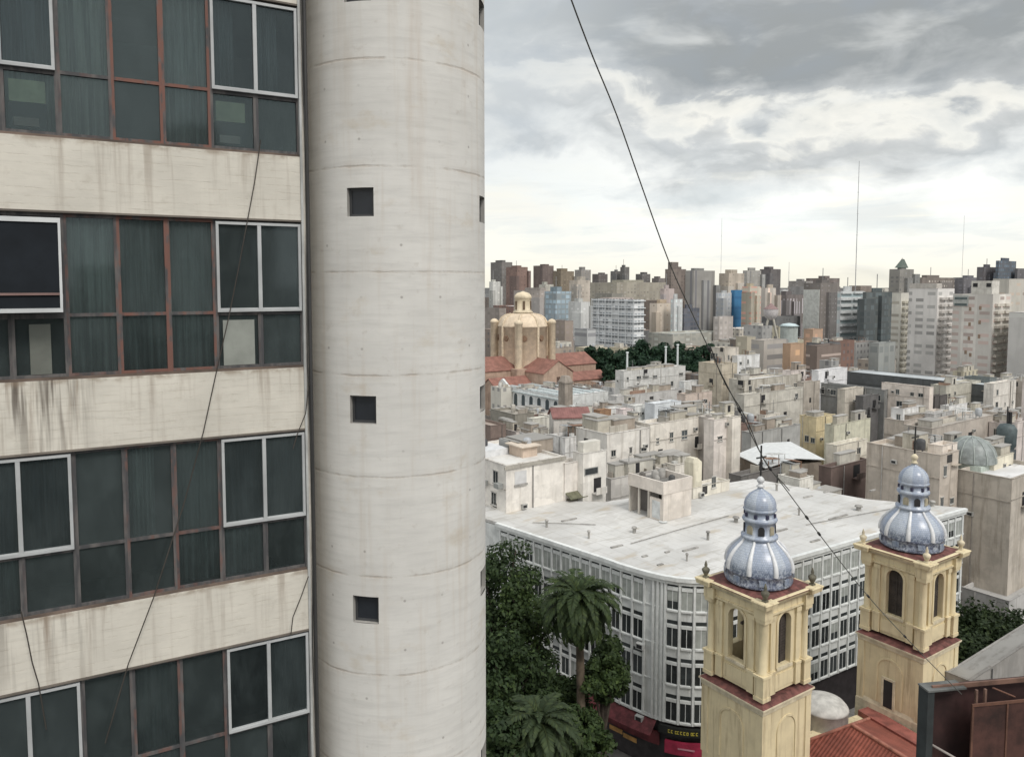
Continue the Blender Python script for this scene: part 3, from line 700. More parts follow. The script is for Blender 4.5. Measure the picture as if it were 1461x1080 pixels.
# windows and fins follow the facade line
arc = [0.0]
for i in range(len(WB) - 1): arc.append(arc[-1] + (WB[i + 1] - WB[i]).length)
def at_arc(s):
    for i in range(len(arc) - 1):
        if s <= arc[i + 1] or i == len(arc) - 2:
            t = (s - arc[i]) / (arc[i + 1] - arc[i]); p = WB[i].lerp(WB[i + 1], t); d = (WB[i + 1] - WB[i]).normalized(); return p, d
def arc_at_px(px):
    best = min((abs(proj((*at_arc(i * .1)[0], 15))[0] - px), i * .1) for i in range(int(arc[-1] * 10))); return best[1]
sA, sB, sC = .5, arc_at_px(926), arc_at_px(949)
GLW = glass_far((.030, .034, .035)); BLIND = plain((.34, .36, .34), .7, 0., .2)
def wb_window_mesh(w, var):
    b = MB(); h = 1.9; t = .05
    b.box(-w / 2, w / 2, -.03, .0, 2.3, 2.65, 1); b.box(-w / 2, w / 2, -.10, 0, 1.92, 2.22)
    b.box(-w / 2, w / 2, -.03, .0, 0, h, 2 if var == 1 else 1)
    if var == 2: b.box(-w / 2 + .02, w / 2 - .02, -.035, -.031, h * .45, h, 2)
    b.box(-.03, .03, -.05, -.036, 0, h); b.box(-w / 2 - .02, w / 2 + .02, -.16, 0, -.16, -.005)
    me = b.mesh('window'); [me.materials.append(m) for m in (WTRIM, GLW, BLIND)]
    return me
WM = [wb_window_mesh(1.02, v) for v in (0, 1, 2)]; WM2 = [wb_window_mesh(1.18, v) for v in (0, 1, 2)]
cols = []
s = sA + .7
while s < sB - .5: cols.append((s, 0)); s += 1.37
s = sC + .68
while s < arc[-1] - .8:
    late = s > sC + 9; cols.append((s, 1 if late else 0)); s += 1.6 if late else 1.37
rg = random.Random(11); rest = MB(); n_part = 0
for s, typ in cols:
    p, d = at_arc(s); n = Vector((d.y, -d.x)); px = proj((p.x, p.y, 15))[0]
    hidden = 1012 < px < 1156 or px > 1238
    ang = math.atan2(d.y, d.x)
    for j in range(4):
        z = 16.7 - 3.7 * j; var = (1 if rg.random() < .75 else 2) if j == 0 else (0 if rg.random() < .78 else rg.choice([1, 2, 2]))
        me = (WM2 if typ else WM)[var]; q = p + n * .004
        if not hidden and n_part < 98:
            o = bpy.data.objects.new('window', me); COL.objects.link(o); o.parent = wb; o.location = (*L2(q), z); o.rotation_euler = (0, 0, ang); n_part += 1
        else:
            c_, s_ = math.cos(ang), math.sin(ang); vs_ = [v.co for v in me.vertices]
            i0 = len(rest.v); rest.v += [(L2(q)[0] + v.x * c_ - v.y * s_, L2(q)[1] + v.x * s_ + v.y * c_, v.z + z) for v in vs_]
            for pl in me.polygons: rest.f.append(tuple(i0 + k for k in pl.vertices)); rest.m.append(pl.material_index); rest.sm.append(False)
tag(rest.build('window_rows', [WTRIM, GLW, BLIND], wb), kind='stuff')
fins = []
for i, (s, typ) in enumerate(cols):
    half = .8 if typ else .685
    fins.append(s - half)
    if i == len(cols) - 1 or cols[i + 1][0] - s > half * 2 + .4: fins.append(s + half)
fins += [sB + .45 * k for k in range(1, int((sC - sB) / .45) + 1)]
for s in fins:
    p, d = at_arc(s); b = MB(); b.box(-.105, .105, -.15, -.003, 5.35, 19.24); o = b.build('fin', WTRIM, wb, (*L2(p), 0)); o.rotation_euler = (0, 0, math.atan2(d.y, d.x))
for j in range(5):
    band(WB, .003, .07, 16.5 - 3.7 * j + .15 if j < 4 else 5.32, 16.5 - 3.7 * j + .27 if j < 4 else 5.5).build('string_course', WTRIM, wb)
# low dark ridges and vents on the roof
for (px, py, ln) in ((1196, 738, 3.6), (1153, 709, 1.8), (1180, 702, 1.4), (1163, 772, 1.5), (1115, 757, 2.0), (985, 784, 2.2), (920, 794, .7), (952, 788, .6), (942, 806, .7), (1122, 688, .8), (1245, 700, 1.2), (880, 780, 1.6), (1300, 733, 1.3), (812, 742, 2.2)):
    q = PZ(px, py, 20.0); b = MB(); b.box(-ln / 2, ln / 2, -.14, .14, 0, .12); o = b.build('roof_ridge', plain((.34, .33, .31), .9, 0., .4), wb, (*L2(q), 20.003)); o.rotation_euler = (0, 0, YAW - .05)
rg = random.Random(77)
for (px, py, r, h) in ((840, 768, .12, .7), (905, 760, .2, .5), (1010, 770, .15, .8), (1050, 745, .25, .5), (1095, 722, .2, .9), (1140, 735, .12, .7), (1225, 728, .3, .45), (1290, 715, .15, .8), (1330, 722, .25, .5), (1108, 700, .15, .8), (980, 800, .1, .6), (780, 752, .14, .7)):
    q = PZ(px, py, 20.0); b = MB(); b.lathe([(r, 0), (r, h), (r * 1.7, h + .04), (r * 1.3, h + .2), (.02, h + .26)], 10); b.build('roof_vent', plain((.34, .33, .31), .7, 0., .4), wb, (*L2(q), 20.003))
for (pa, pb_) in (((900, 775), (1040, 735)), ((1150, 748), (1290, 722)), ((760, 745), (850, 748))):
    a, c = PZ(*pa, 20.12), PZ(*pb_, 20.12); b = MB(); b.tube([(*L2(a), 20.1), (*L2((a + c) / 2), 20.13), (*L2(c), 20.1)], .045, 6); b.build('roof_pipe', plain((.30, .29, .27), .7, 0., .4), wb)
# shop front: awning, sign boards
def along(px0, px1, out0, out1, z0, z1, zz0, zz1, name, mat, parent=wb, n=14):
    """a sheet with thickness following the facade between two columns"""
    a, c = arc_at_px(px0), arc_at_px(px1); b = MB(); pts = []
    for i in range(n + 1):
        p, d = at_arc(a + (c - a) * i / n); q = Vector((d.y, -d.x)); pts.append((L2(p + q * out0), L2(p + q * out1)))
    for i in range(n):
        (a0, a1), (b0, b1) = pts[i], pts[i + 1]
        v = [(*a0, z0), (*b0, z0), (*b1, z1), (*a1, z1), (*a0, zz0), (*b0, zz0), (*b1, zz1), (*a1, zz1)]
        b.add(v, [(0, 1, 2, 3), (7, 6, 5, 4), (0, 4, 5, 1), (1, 5, 6, 2), (2, 6, 7, 3), (3, 7, 4, 0)])
    return b.build(name, mat, parent)
along(800, 938, .0, 1.5, 5.1, 4.3, 5.2, 4.4, 'awning', plain((.13, .03, .035), .8, 0., .5))
along(840, 944, .05, .25, 2.9, 2.9, 4.2, 4.2, 'shop_fascia', plain((.13, .025, .03), .6, 0., .5))
along(944, 1012, .1, .4, 4.35, 4.35, 5.15, 5.15, 'shop_sign', plain((.02, .022, .02), .5))
along(952, 1012, .1, .45, 2.5, 2.5, 3.7, 3.7, 'red_sign_board', plain((.34, .03, .07), .5, 0., .3))  # plain red board below the black sign
rg = random.Random(5)
for px in np.arange(958, 1000, 4.2):
    a = arc_at_px(px); p, d = at_arc(a); n = Vector((d.y, -d.x)); q = p + n * .43
    b = MB(); w, h = .09, .3
    b.box(-w, w, -.02, 0, 0, .05); b.box(-w, -w + .05, -.02, 0, .05, h); b.box(-w + .05, w, -.02, 0, h - .05, h)
    if rg.random() < .6: b.box(w - .05, w, -.02, 0, .05, h - .05)
    o = b.build('sign_letter', plain((.62, .52, .08), .5), wb, (*L2(q), 4.6)); o.rotation_euler = (0, 0, math.atan2(d.y, d.x))
a0 = arc_at_px(972); p, d = at_arc(a0); q = p + Vector((d.y, -d.x)) * .49
b = MB(); b.box(-.1, 1.5, -.02, 0, .0, .16); o = b.build('sign_letter', plain((.62, .30, .36), .5), wb, (*L2(q), 3.1)); o.rotation_euler = (0, 0, math.atan2(d.y, d.x))
for px, z in ((862, 4.0), (885, 3.6), (905, 3.4)):
    p, d = at_arc(arc_at_px(px)); q = p + Vector((d.y, -d.x)) * .5; b = MB(); b.box(-.8, .8, -.05, 0, 0, .45); o = b.build('shop_sign', plain((.40, .22, .07) if px > 870 else (.45, .30, .28), .6, 0., .4), wb, (*L2(q), z - 1.0)); o.rotation_euler = (0, 0, math.atan2(d.y, d.x))
for (px, j) in ((917, 1), (917, 3), (760, 0)):
    p, d = at_arc(arc_at_px(px)); n = Vector((d.y, -d.x)); b = MB(); b.box(-.4, .4, -.45, 0, 0, .55); b.box(-.3, .3, -.46, -.451, .08, .47, 1); o = b.build('air_conditioner_unit', [plain((.45, .46, .45), .6), DARK], wb, (*L2(p + n * .22), 16.7 - 3.7 * j - .85)); o.rotation_euler = (0, 0, math.atan2(d.y, d.x))
# street furniture of the lower street: a paved strip along the facade
road = MB(); pts = offset_line(WB, 9.0); A = offset_line(WB, 3.2)
n = len(WB)
road.add([(p.x, p.y, .004) for p in A] + [(p.x, p.y, .004) for p in pts], [(n + i, n + i + 1, i + 1, i) for i in range(n - 1)])
tag(road.build('road', plain((.05, .05, .052), .85, 0., .3)), kind='structure')
pv = MB(); A = offset_line(WB, -.3); B2 = offset_line(WB, 3.2)
pv.add([(p.x, p.y, z) for p in A for z in (0, .14)] + [(p.x, p.y, z) for p in B2 for z in (0, .14)], [(2 * n + 2 * i, 2 * n + 2 * i + 2, 2 * n + 2 * i + 3, 2 * n + 2 * i + 1) for i in range(n - 1)] + [(2 * i + 1, 2 * n + 2 * i + 1, 2 * n + 2 * i + 3, 2 * i + 3) for i in range(n - 1)])
tag(pv.build('pavement', plain((.20, .195, .185), .85, 0., .3)), kind='structure')

# ================================================================== CHURCH: two tiled-dome bell towers and the red roof between
OCH = (.65, .56, .365)
def ochre():
    m, N = mat_new('ochre_stucco')
    a = N.noise(N.co, .6, 5, .6); st = N.noise(N.mapv(N.co, (2.2, 2.2, .16)), 1.0, 5, .65); f = N.noise(N.co, 5., 4, .65)
    col = N.mix(N.sstep(a, .3, .7), sc3(OCH, .92), sc3(OCH, 1.08)); col = N.mix(N.math('MULTIPLY', N.sstep(st, .50, .68), .60), col, (.34, .26, .16))
    col = N.mix(N.math('MULTIPLY', N.sstep(f, .56, .76), .35), col, (.60, .53, .36))
    N.put(N.b.inputs['Base Color'], col); N.b.inputs['Roughness'].default_value = .9; bump(N, f, .2, .02); return m
def azulejo(base, blue, scale, amt):
    m, N = mat_new('glazed_dome_tile')
    s = N.node('ShaderNodeSeparateXYZ', ins={0: N.tc.outputs['Object']}); x, y, z = s.outputs
    an = N.math('ARCTAN2', x, y); cv = N.node('ShaderNodeCombineXYZ', ins={0: N.math('MULTIPLY', an, 2.2), 1: z}).outputs[0]
    br = N.node('ShaderNodeTexBrick', ins={'Vector': N.mapv(cv, (1, 1, 1)), 'Color1': (1, 1, 1), 'Color2': (.82, .82, .82), 'Mortar': (.45, .45, .45), 'Scale': 3.2, 'Mortar Size': .03, 'Brick Width': .5, 'Row Height': .5})
    v = N.noise(N.mapv(cv, (scale, scale, 1)), 1.0, 4, .65, .6); d = N.noise(cv, 1.2, 4, .6)
    pi_ = N.math('FLOOR', N.math('ADD', N.math('DIVIDE', an, math.pi / 4), .5)); pn = N.node('ShaderNodeTexWhiteNoise', noise_dimensions='1D'); N.put(pn.inputs['W'], N.math('ADD', pi_, 3.0))
    pale = N.mix(N.math('MULTIPLY', pn.outputs[0], .75), base, blue); dots = N.math('MULTIPLY', N.sstep(v, .52, .62), amt)
    foot = N.math('MULTIPLY', N.sstep(z, 26.5, 25.7), N.sstep(N.noise(N.mapv(cv, (5, 3.5, 1)), 1.0, 3, .6), .44, .56))
    col = N.mix(dots, pale, blue); col = N.mix(N.math('MULTIPLY', foot, .75), col, sc3(blue, .5)); col = N.mix(.75, col, br.outputs[0], 'MULTIPLY')
    col = N.mix(N.math('MULTIPLY', N.sstep(d, .52, .78), .35), col, (.22, .215, .21))
    N.put(N.b.inputs['Base Color'], col); N.b.inputs['Roughness'].default_value = .28; N.b.inputs['Specular IOR Level'].default_value = .5
    bump(N, v, .15, .02); return m
OC = ochre(); OC2 = plain((.62, .55, .40), .85, 0., .25)
TILE_P = azulejo((.49, .535, .59), (.19, .25, .39), 5.0, .30); TILE_B = azulejo((.40, .43, .47), (.09, .115, .21), 6.0, .7); TILE_W = plain((.66, .67, .68), .35, 0., .2)
REDC = tiles((.20, .065, .045)); REDM = plain((.15, .058, .05), .85, 0., .6)
IRON = plain((.025, .025, .025), .6)
def arch_face(b, half, thick, z0, z1, ow, sill, spring, seg=12):
    """wall pierced by a round-headed opening, front at y=-half, from x=-half..half"""
    r = ow / 2; y0, y1 = -half, -half + thick
    arcp = [(r * math.cos(math.pi * (1 - i / seg)), spring + r * math.sin(math.pi * (1 - i / seg))) for i in range(seg + 1)]
    def both(poly):
        b.face([(x, y0, z) for x, z in poly]); b.face([(x, y1, z) for x, z in reversed(poly)])
    e = half - .002
    both([(-e, z0), (-r, z0), (-r, z1), (-e, z1)]); both([(r, z0), (e, z0), (e, z1), (r, z1)]); both([(-r, z0), (r, z0), (r, sill), (-r, sill)])
    for i in range(seg):
        (xa, za), (xb, zb) = arcp[i], arcp[i + 1]; both([(xa, za), (xb, zb), (xb, z1), (xa, z1)])
    loop = [(-r, sill)] + arcp + [(r, sill)]
    for i in range(len(loop)):
        (xa, za), (xb, zb) = loop[i], loop[(i + 1) % len(loop)]; b.face([(xa, y0, za), (xb, y0, zb), (xb, y1, zb), (xa, y1, za)])
    b.face([(-e, y0, z1), (e, y0, z1), (e, y1, z1), (-e, y1, z1)])
def bell_tower(loc, yaw, label, door):
    t = empty('bell_tower', (loc[0], loc[1], 0), yaw); tag(t, label, 'bell tower', 'twin church bell towers')
    b = MB(); b.frus(2.92, 0, 2.92, 15.55); b.build('shaft', OC, t)
    b = MB(); b.frus(3.03, 15.55, 3.06, 15.95); b.build('string_course', OC2, t)
    b = MB(); b.frus(3.18, 15.96, 3.18, 16.10, 1); b.frus(3.15, 16.101, 2.7, 16.34); b.build('tiled_ledge', [REDM, OC2], t)
    for s1, s2 in ((1, 1), (1, -1), (-1, 1), (-1, -1)):                      # corner strips of the shaft
        b = MB(); b.frus(.32, 9.9, .32, 15.5, 0, s1 * 2.68, s2 * 2.68); b.build('quoin', OC, t)
    if door:
        b = MB(); b.frus(3.06, 8.0, 3.04, 10.0); b.frus(3.03, 10.0, 2.93, 10.35); b.build('plinth', OC2, t)
    for q in range(4):                                                     # each belfry side
        rz = q * math.pi / 2
        e = MB(); arch_face(e, 2.5, .5, 16.6, 22.95, 1.5, 18.55, 21.95); w = e.build('belfry_wall', OC, t); w.rotation_euler = (0, 0, rz)
        e = MB(); e.box(-.95, .95, -2.68, -2.505, 18.32, 18.52); e.build('sill', OC2, w)
        e = MB(); n = 14                                                   # archivolt
        for i in range(n):
            a, c = math.pi * i / n, math.pi * (i + 1) / n; r0, r1 = .76, .98
            P8 = [(r * math.cos(x), y, 21.95 + r * math.sin(x)) for y in (-2.58, -2.503) for r, x in ((r0, a), (r1, a), (r1, c), (r0, c))]
            e.add(P8, [(0, 1, 2, 3), (7, 6, 5, 4), (0, 4, 5, 1), (1, 5, 6, 2), (2, 6, 7, 3), (3, 7, 4, 0)])
        e.box(-.98, -.76, -2.58, -2.503, 18.55, 21.949); e.box(.76, .98, -2.58, -2.503, 18.55, 21.949)
        e.build('architrave', OC, w)
        if door or q == 0:  # dark slatted panel added in place of the shade inside the belfry
            e = MB(); r = .76; n = 12; ap = [(-r, 18.5)] + [(r * math.cos(math.pi * (1 - i / n)), 21.95 + r * math.sin(math.pi * (1 - i / n))) for i in range(n + 1)] + [(r, 18.5)]; n = len(ap)
            e.add([(x, -2.12, z) for x, z in ap] + [(x, -2.06, z) for x, z in ap], [tuple(range(n)), tuple(range(2 * n - 1, n - 1, -1))])
            for i in range(14): e.box(-.7, .7, -2.16, -2.122, 18.6 + i * .235, 18.66 + i * .235)
            e.box(-.04, .04, -2.19, -2.161, 18.5, 22.5); e.build('belfry_shade_panel', plain((.055, .045, .038), .8, 0., .4), w)
        for sx in (-1, 1):                                                 # flanking pilasters with base and capital
            e = MB(); x = sx * 1.55
            e.box(x - .24, x + .24, -2.66, -2.505, 18.5, 22.5); e.box(x - .30, x + .30, -2.74, -2.503, 22.501, 22.85); e.box(x - .31, x + .31, -2.76, -2.502, 16.7, 18.3); e.box(x - .35, x + .35, -2.80, -2.501, 18.301, 18.49)
            e.build('pilaster', OC, w)
        e = MB(); e.box(-1.18, 1.18, -2.60, -2.504, 16.9, 18.0); e.build('panel', OC, w)
        # shaft decoration: blind round-headed recess drawn by a raised surround
        e = MB(); r = 1.05
        for i in range(12):
            a, c = math.pi * i / 12, math.pi * (i + 1) / 12; r1 = r + .16
            P8 = [(rr_ * math.cos(x), y, 13.55 + rr_ * math.sin(x)) for y in (-3.0, -2.924) for rr_, x in ((r, a), (r1, a), (r1, c), (r, c))]
            e.add(P8, [(0, 1, 2, 3), (7, 6, 5, 4), (0, 4, 5, 1), (1, 5, 6, 2), (2, 6, 7, 3), (3, 7, 4, 0)])
        e.box(-r - .16, -r, -3.0, -2.924, 10.4, 13.549); e.box(r, r + .16, -3.0, -2.924, 10.4, 13.549)
        o = e.build('blind_arch', OC, t); o.rotation_euler = (0, 0, rz)
    for s1, s2 in ((1, 1), (1, -1), (-1, 1), (-1, -1)):                      # round corner columns on tall pedestals
        e = MB(); x, y = s1 * 2.50, s2 * 2.50
        e.frus(.42, 16.63, .42, 18.3, 0, x, y); e.frus(.50, 18.301, .50, 18.5, 0, x, y); e.frus(.46, 16.5, .46, 16.8, 0, x, y)
        e.lathe([(.36, 18.5), (.36, 18.62), (.31, 18.7), (.29, 22.3), (.34, 22.4), (.38, 22.55)], 16, x, y); e.frus(.42, 22.551, .44, 22.86, 0, x, y)
        e.build('corner_column', OC, t)
    b = MB(); b.frus(2.66, 22.87, 2.66, 23.75); b.frus(2.78, 22.96, 2.78, 23.12)
    for s1, s2 in ((1, 1), (1, -1), (-1, 1), (-1, -1)): b.frus(.50, 22.865, .50, 23.748, 0, s1 * 2.48, s2 * 2.48)
    b.build('entablature', OC, t)
    b = MB(); b.frus(2.86, 23.752, 3.02, 24.02); b.build('moulding', OC2, t)
    b = MB(); b.frus(3.12, 24.022, 3.22, 24.24, 1)
    for s1, s2 in ((1, 1), (1, -1), (-1, 1), (-1, -1)): b.frus(.62, 23.9, .70, 24.28, 1, s1 * 2.78, s2 * 2.78); b.frus(.74, 24.281, .70, 24.36, 1, s1 * 2.78, s2 * 2.78)
    b.frus(3.25, 24.241, 3.25, 24.275); b.frus(3.2, 24.276, 3.1, 24.32, 1); b.frus(2.92, 24.321, 2.5, 24.46); b.build('cornice', [REDM, OC], t)
    for s1, s2 in ((1, 1), (1, -1), (-1, 1), (-1, -1)):                      # urns on the cornice corners
        e = MB(); x, y = s1 * 2.88, s2 * 2.88
        e.frus(.20, 24.25, .17, 24.5, 0, x, y); e.lathe([(.10, 24.5), (.16, 24.6), (.30, 24.9), (.32, 25.05), (.22, 25.15), (.10, 25.25), (.13, 25.4), (.03, 25.75)], 14, x, y); e.build('urn', OC2 if door else plain((.16, .15, .11), .8, 0., .5), t)
    prof = [(2.58, 24.6), (2.62, 24.75), (2.56, 24.8), (2.56, 25.42), (2.64, 25.5), (2.58, 25.62)]
    b = MB(); b.lathe(prof, 48); b.build('dome_drum', TILE_B, t)
    dome = [(2.54, 25.62), (2.57, 25.9), (2.5, 26.28), (2.34, 26.66), (2.06, 27.05), (1.72, 27.4), (1.42, 27.68), (1.26, 27.9)]
    b = MB(); b.lathe(dome, 64); dm = b.build('dome', TILE_P, t)
    for k in range(8):
        a = math.pi / 8 + k * math.pi / 4; e = MB()
        pts = [((r + .03) * math.cos(a), (r + .03) * math.sin(a), z) for r, z in dome]; e.tube(pts, [.19, .19, .185, .175, .155, .135, .12, .11], 8); e.build('rib', TILE_W, dm)
        a2 = k * math.pi / 4; e = MB(); r = 2.60; e.box(-.28, .28, -.07, 0, 24.9, 25.35); o = e.build('dome_panel', TILE_P, dm, (r * math.cos(a2), r * math.sin(a2), 0)); o.rotation_euler = (0, 0, a2 + math.pi / 2)
    lan = MB(); lan.lathe([(1.26, 27.90), (1.42, 28.00), (1.42, 28.18), (1.18, 28.25), (1.14, 29.20), (1.30, 29.30), (1.36, 29.45), (1.30, 29.60), (1.12, 29.66), (1.10, 30.05), (1.24, 30.15), (1.30, 30.25), (1.22, 30.36)], 32); ln = lan.build('lantern', TILE_P, t)
    for k in range(8):
        a = k * math.pi / 4; e = MB(); r = 1.17; w = .24
        arcp = [(-w, 28.40)] + [(w * math.cos(math.pi * (1 - i / 8)), 28.85 + w * math.sin(math.pi * (1 - i / 8))) for i in range(9)] + [(w, 28.40)]
        n = len(arcp); e.add([(x, -.05, z) for x, z in arcp] + [(x, .06, z) for x, z in arcp], [tuple(range(n))] + [(i, n + i, n + (i + 1) % n, (i + 1) % n) for i in range(n)])
        o = e.build('lantern_opening', DARK if k % 2 else plain((.40, .36, .26), .6), ln, (r * math.cos(a), r * math.sin(a), 0)); o.rotation_euler = (0, 0, a + math.pi / 2)
        e = MB(); a += math.pi / 8; e.frus(.1, 29.70, .1, 30.00, 0, 1.14 * math.cos(a), 1.14 * math.sin(a)); e.build('dark_tile', plain((.05, .05, .09), .4), ln)
    b = MB(); b.lathe([(1.22, 30.36), (1.24, 30.65), (1.12, 31.05), (.86, 31.40), (.52, 31.65), (.26, 31.80), (.2, 31.95)], 32); b.build('lantern_dome', TILE_P, t)
    b = MB(); b.lathe([(.2, 31.95), (.34, 32.03), (.2, 32.15), (.16, 32.30), (.28, 32.42), (.30, 32.60), (.18, 32.75), (.06, 32.85)], 16); b.build('finial', OC2 if door else TILE_W, t)
    b = MB(); b.box(-.05, .05, -.05, .05, 32.80, 35.30); b.box(-.55, .55, -.045, .045, 34.30, 34.40); b.box(-.14, .14, -.055, .055, 33.30, 34.00); b.box(-.3, .3, -.03, .03, 33.80, 33.86); b.build('cross', IRON, t)
    # floor inside the belfry and a bell hanging in it
    b = MB(); b.frus(2.0, 16.4, 2.0, 16.6); b.build('belfry_floor', plain((.12, .1, .08), .9), t)
    b = MB(); b.box(-1.95, 1.95, -.1, .1, 21.3, 21.5); b.build('bell_beam', BARK, t)
    bl = MB(); bl.lathe([(.62, 19.9), (.56, 20.05), (.42, 20.4), (.36, 20.8), (.26, 21.05), (.06, 21.15)], 20); bl.tube([(0, 0, 21.1), (0, 0, 21.3)], .06, 8); bl.build('bell', plain((.10, .085, .05), .5, .6), t)
    if door:
        e = MB(); e.box(-3.03, -2.95, -.42, .42, 10.25, 12.75); d = e.build('door', DARK, t)
        e = MB(); e.box(-3.06, -2.94, -.62, -.422, 10.25, 12.95); e.box(-3.06, -2.94, .422, .62, 10.25, 12.95); e.box(-3.06, -2.94, -.42, .42, 12.752, 12.95); e.build('door_surround', OC2, d)
    return t
TYAW = R(34)
ta, tb = Vector((math.cos(TYAW), math.sin(TYAW))), Vector((-math.sin(TYAW), math.cos(TYAW)))
c1 = P(1089, 1035, 55); c1 = Vector((c1.x, c1.y)) + (ta + tb) * 3.3
c2 = P(1320, 946, 63); c2 = Vector((c2.x, c2.y)) + (ta + tb) * 3.3
bell_tower(c1, TYAW, 'nearer ochre bell tower with blue tiled dome, standing before the white block corner', False)
bell_tower(c2, TYAW, 'farther ochre bell tower with blue tiled dome and a dark door onto the red roof', True)
mid = (c1 + c2) / 2; half = (c2 - c1).length / 2
cax = (c2 - c1).normalized(); CY = math.atan2(cax.y, cax.x)
ch = empty('church', (mid.x, mid.y, 0), CY); tag(ch, 'church body with red tiled roof between the two ochre bell towers', 'church')
b = MB(); b.box(-half + 3.0, half - 3.0, -34, 1.5, 0, 9.0); b.build('nave_wall', OC, ch)
rx = half - 3.1
b = MB()
yb, yf, zr, ze = .2, -34.2, 11.9, 9.3
b.add([(-rx + 1.4, yb, ze), (rx - 1.4, yb, ze), (rx - 1.4, yf, ze), (-rx + 1.4, yf, ze), (-1.3, yb - 3.0, zr), (-1.3, yf, zr)], [(0, 4, 5, 3), (1, 2, 5, 4), (0, 1, 4), (2, 3, 5)]); b.build('roof', tiles((.26, .075, .05)), ch)
b = MB(); b.tube([(-1.3, yb - 3.0, zr + .03), (-1.3, yf, zr + .03)], .16, 8); b.build('ridge_cap', plain((.34, .14, .10), .8, 0., .4), ch)
b = MB(); b.tube([(-1.3, yb - 3.0, zr + .03), (-rx + 1.4, yb, ze + .05)], .13, 8); b.build('hip_cap', plain((.34, .14, .10), .8, 0., .4), ch)
b = MB(); b.tube([(-1.3, yb - 3.0, zr + .03), (rx - 1.4, yb, ze + .05)], .13, 8); b.build('hip_cap', plain((.34, .14, .10), .8, 0., .4), ch)
b = MB(); b.box(rx - 1.4, rx + .08, yf, 1.4, 9.01, 9.5); b.build('gutter_walk', plain((.27, .09, .07), .8, 0., .4), ch)
b = MB(); b.box(-rx, -rx + 1.4, yf, 1.4, 9.01, 9.5); b.build('gutter_walk', plain((.27, .09, .07), .8, 0., .4), ch)
q = P(1174, 1020, 66.0); q = Vector((q.x, q.y)) - mid; lx, ly = q.dot(cax), q.dot(Vector((-cax.y, cax.x)))
b = MB(); b.lathe([(2.1, 8.0), (2.1, 10.3), (2.16, 10.35), (2.1, 10.5), (1.8, 10.85), (1.3, 11.1), (.7, 11.23), (.05, 11.26)], 40, lx, ly); b.build('white_dome', plain((.50, .49, .46), .8, 0., .25), ch)

# ================================================================== RUSTY SIGN BOX at the lower right and the cable
sg_o = P(1341, 992, 20.0); SY = R(9)
sg = empty('rusty_sign_frame', (sg_o.x, sg_o.y, 33.0), SY); tag(sg, 'back of a rusty steel sign frame with braced maroon panels at the lower right', 'sign frame')
zt = sg_o.z - 33.0
BRN = plain((.062, .026, .020), .75, 0., .7); MAR = plain((.038, .016, .015), .7, 0., .5); GRS = plain((.028, .034, .035), .8, 0., .4)
b = MB(); b.box(-.2, .0, .2, .58, -1.2, zt); b.build('side_panel', GRS, sg)
b = MB(); b.box(-.21, .95, .17, .60, zt + .002, zt + .05); b.build('top_ledge', plain((.12, .125, .12), .8, 0., .5), sg)
b = MB(); b.box(.002, 4.2, .55, .6, -1.2, zt - .02); b.build('back_panel', MAR, sg)
b = MB(); b.box(.95, 4.2, -.06, -.02, -1.2, zt - .30); b.build('front_panel', BRN, sg)
b = MB(); b.box(.93, 4.2, -.09, -.061, zt - .36, zt - .28); b.box(.93, .99, -.091, -.062, -1.2, zt - .37); b.box(2.0, 2.05, -.085, -.061, -1.2, zt - .37); b.build('panel_rim', RUSTY, sg)
b = MB(); b.box(.02, 4.2, .3, .36, zt - .02, zt + .10); b.build('top_rail', plain((.15, .085, .062), .8, 0., .5), sg)
for x in (1.15, 1.42, 2.9):
    b = MB(); b.box(x, x + .06, .05, .11, zt - .5, zt + .02); b.build('post', plain((.17, .10, .075), .8, 0., .5), sg)
b = MB(); b.tube([(1.7, .1, zt + .02), (2.4, .1, zt - .3)], .025, 8); b.build('brace', RUSTY, sg)
b = MB(); b.tube([(.02, .3, zt - 1.55), (1.0, .0, zt - 2.1)], .035, 8); b.build('brace', plain((.30, .27, .25), .7, 0., .3), sg)
b = MB(); b.tube([(.02, .52, zt - .10), (.9, .5, zt - .02)], .02, 8); b.build('brace', RUSTY, sg)
b = MB(); b.box(0, 7, 0, 4, 0, 32); o = b.build('neighbour_building', plaster((.42, .40, .36), .5), None, (sg_o.x - .6, sg_o.y - 2.6, 0)); o.rotation_euler = (0, 0, SY); tag(o, 'plain concrete building below the frame that carries the rusty sign', 'building')
bb = MB(); bb.box(.1, 6.9, .1, 3.9, 32.001, 32.1); bb.build('roof', roofing((.3, .29, .27), .5), o)
bb = MB(); bb.frus(.1, 32.1, .1, 33.0, 0, .8, 2.8); bb.frus(.1, 32.1, .1, 33.0, 0, 4.5, 2.8); bb.build('sign_bracket', RUSTY, o)
pts = []
cpx = [(795, -60), (815, 0), (846, 82), (880, 165), (917, 270), (955, 375), (988, 448), (1020, 515), (1055, 585), (1090, 655), (1125, 703), (1160, 750), (1195, 796), (1230, 840), (1265, 880), (1300, 917), (1335, 953), (1372, 990)]
for i, (x, y) in enumerate(cpx):
    t = i / (len(cpx) - 1); pts.append(P(x, y, 6.2 + 14.0 * t))
sm = []
for i in range(len(pts) - 1):                                        # Catmull-Rom through the hanging line
    p0, p1, p2, p3 = pts[max(i - 1, 0)], pts[i], pts[i + 1], pts[min(i + 2, len(pts) - 1)]
    for k in range(4):
        t = k / 4; sm.append(.5 * ((2 * p1) + (p2 - p0) * t + (2 * p0 - 5 * p1 + 4 * p2 - p3) * t * t + (3 * p1 - p0 - 3 * p2 + p3) * t ** 3))
sm.append(pts[-1])
cb = empty('hanging_cable', sm[-1]); tag(cb, 'long black cable sagging from the top of the sky down to the rusty sign', 'cable')
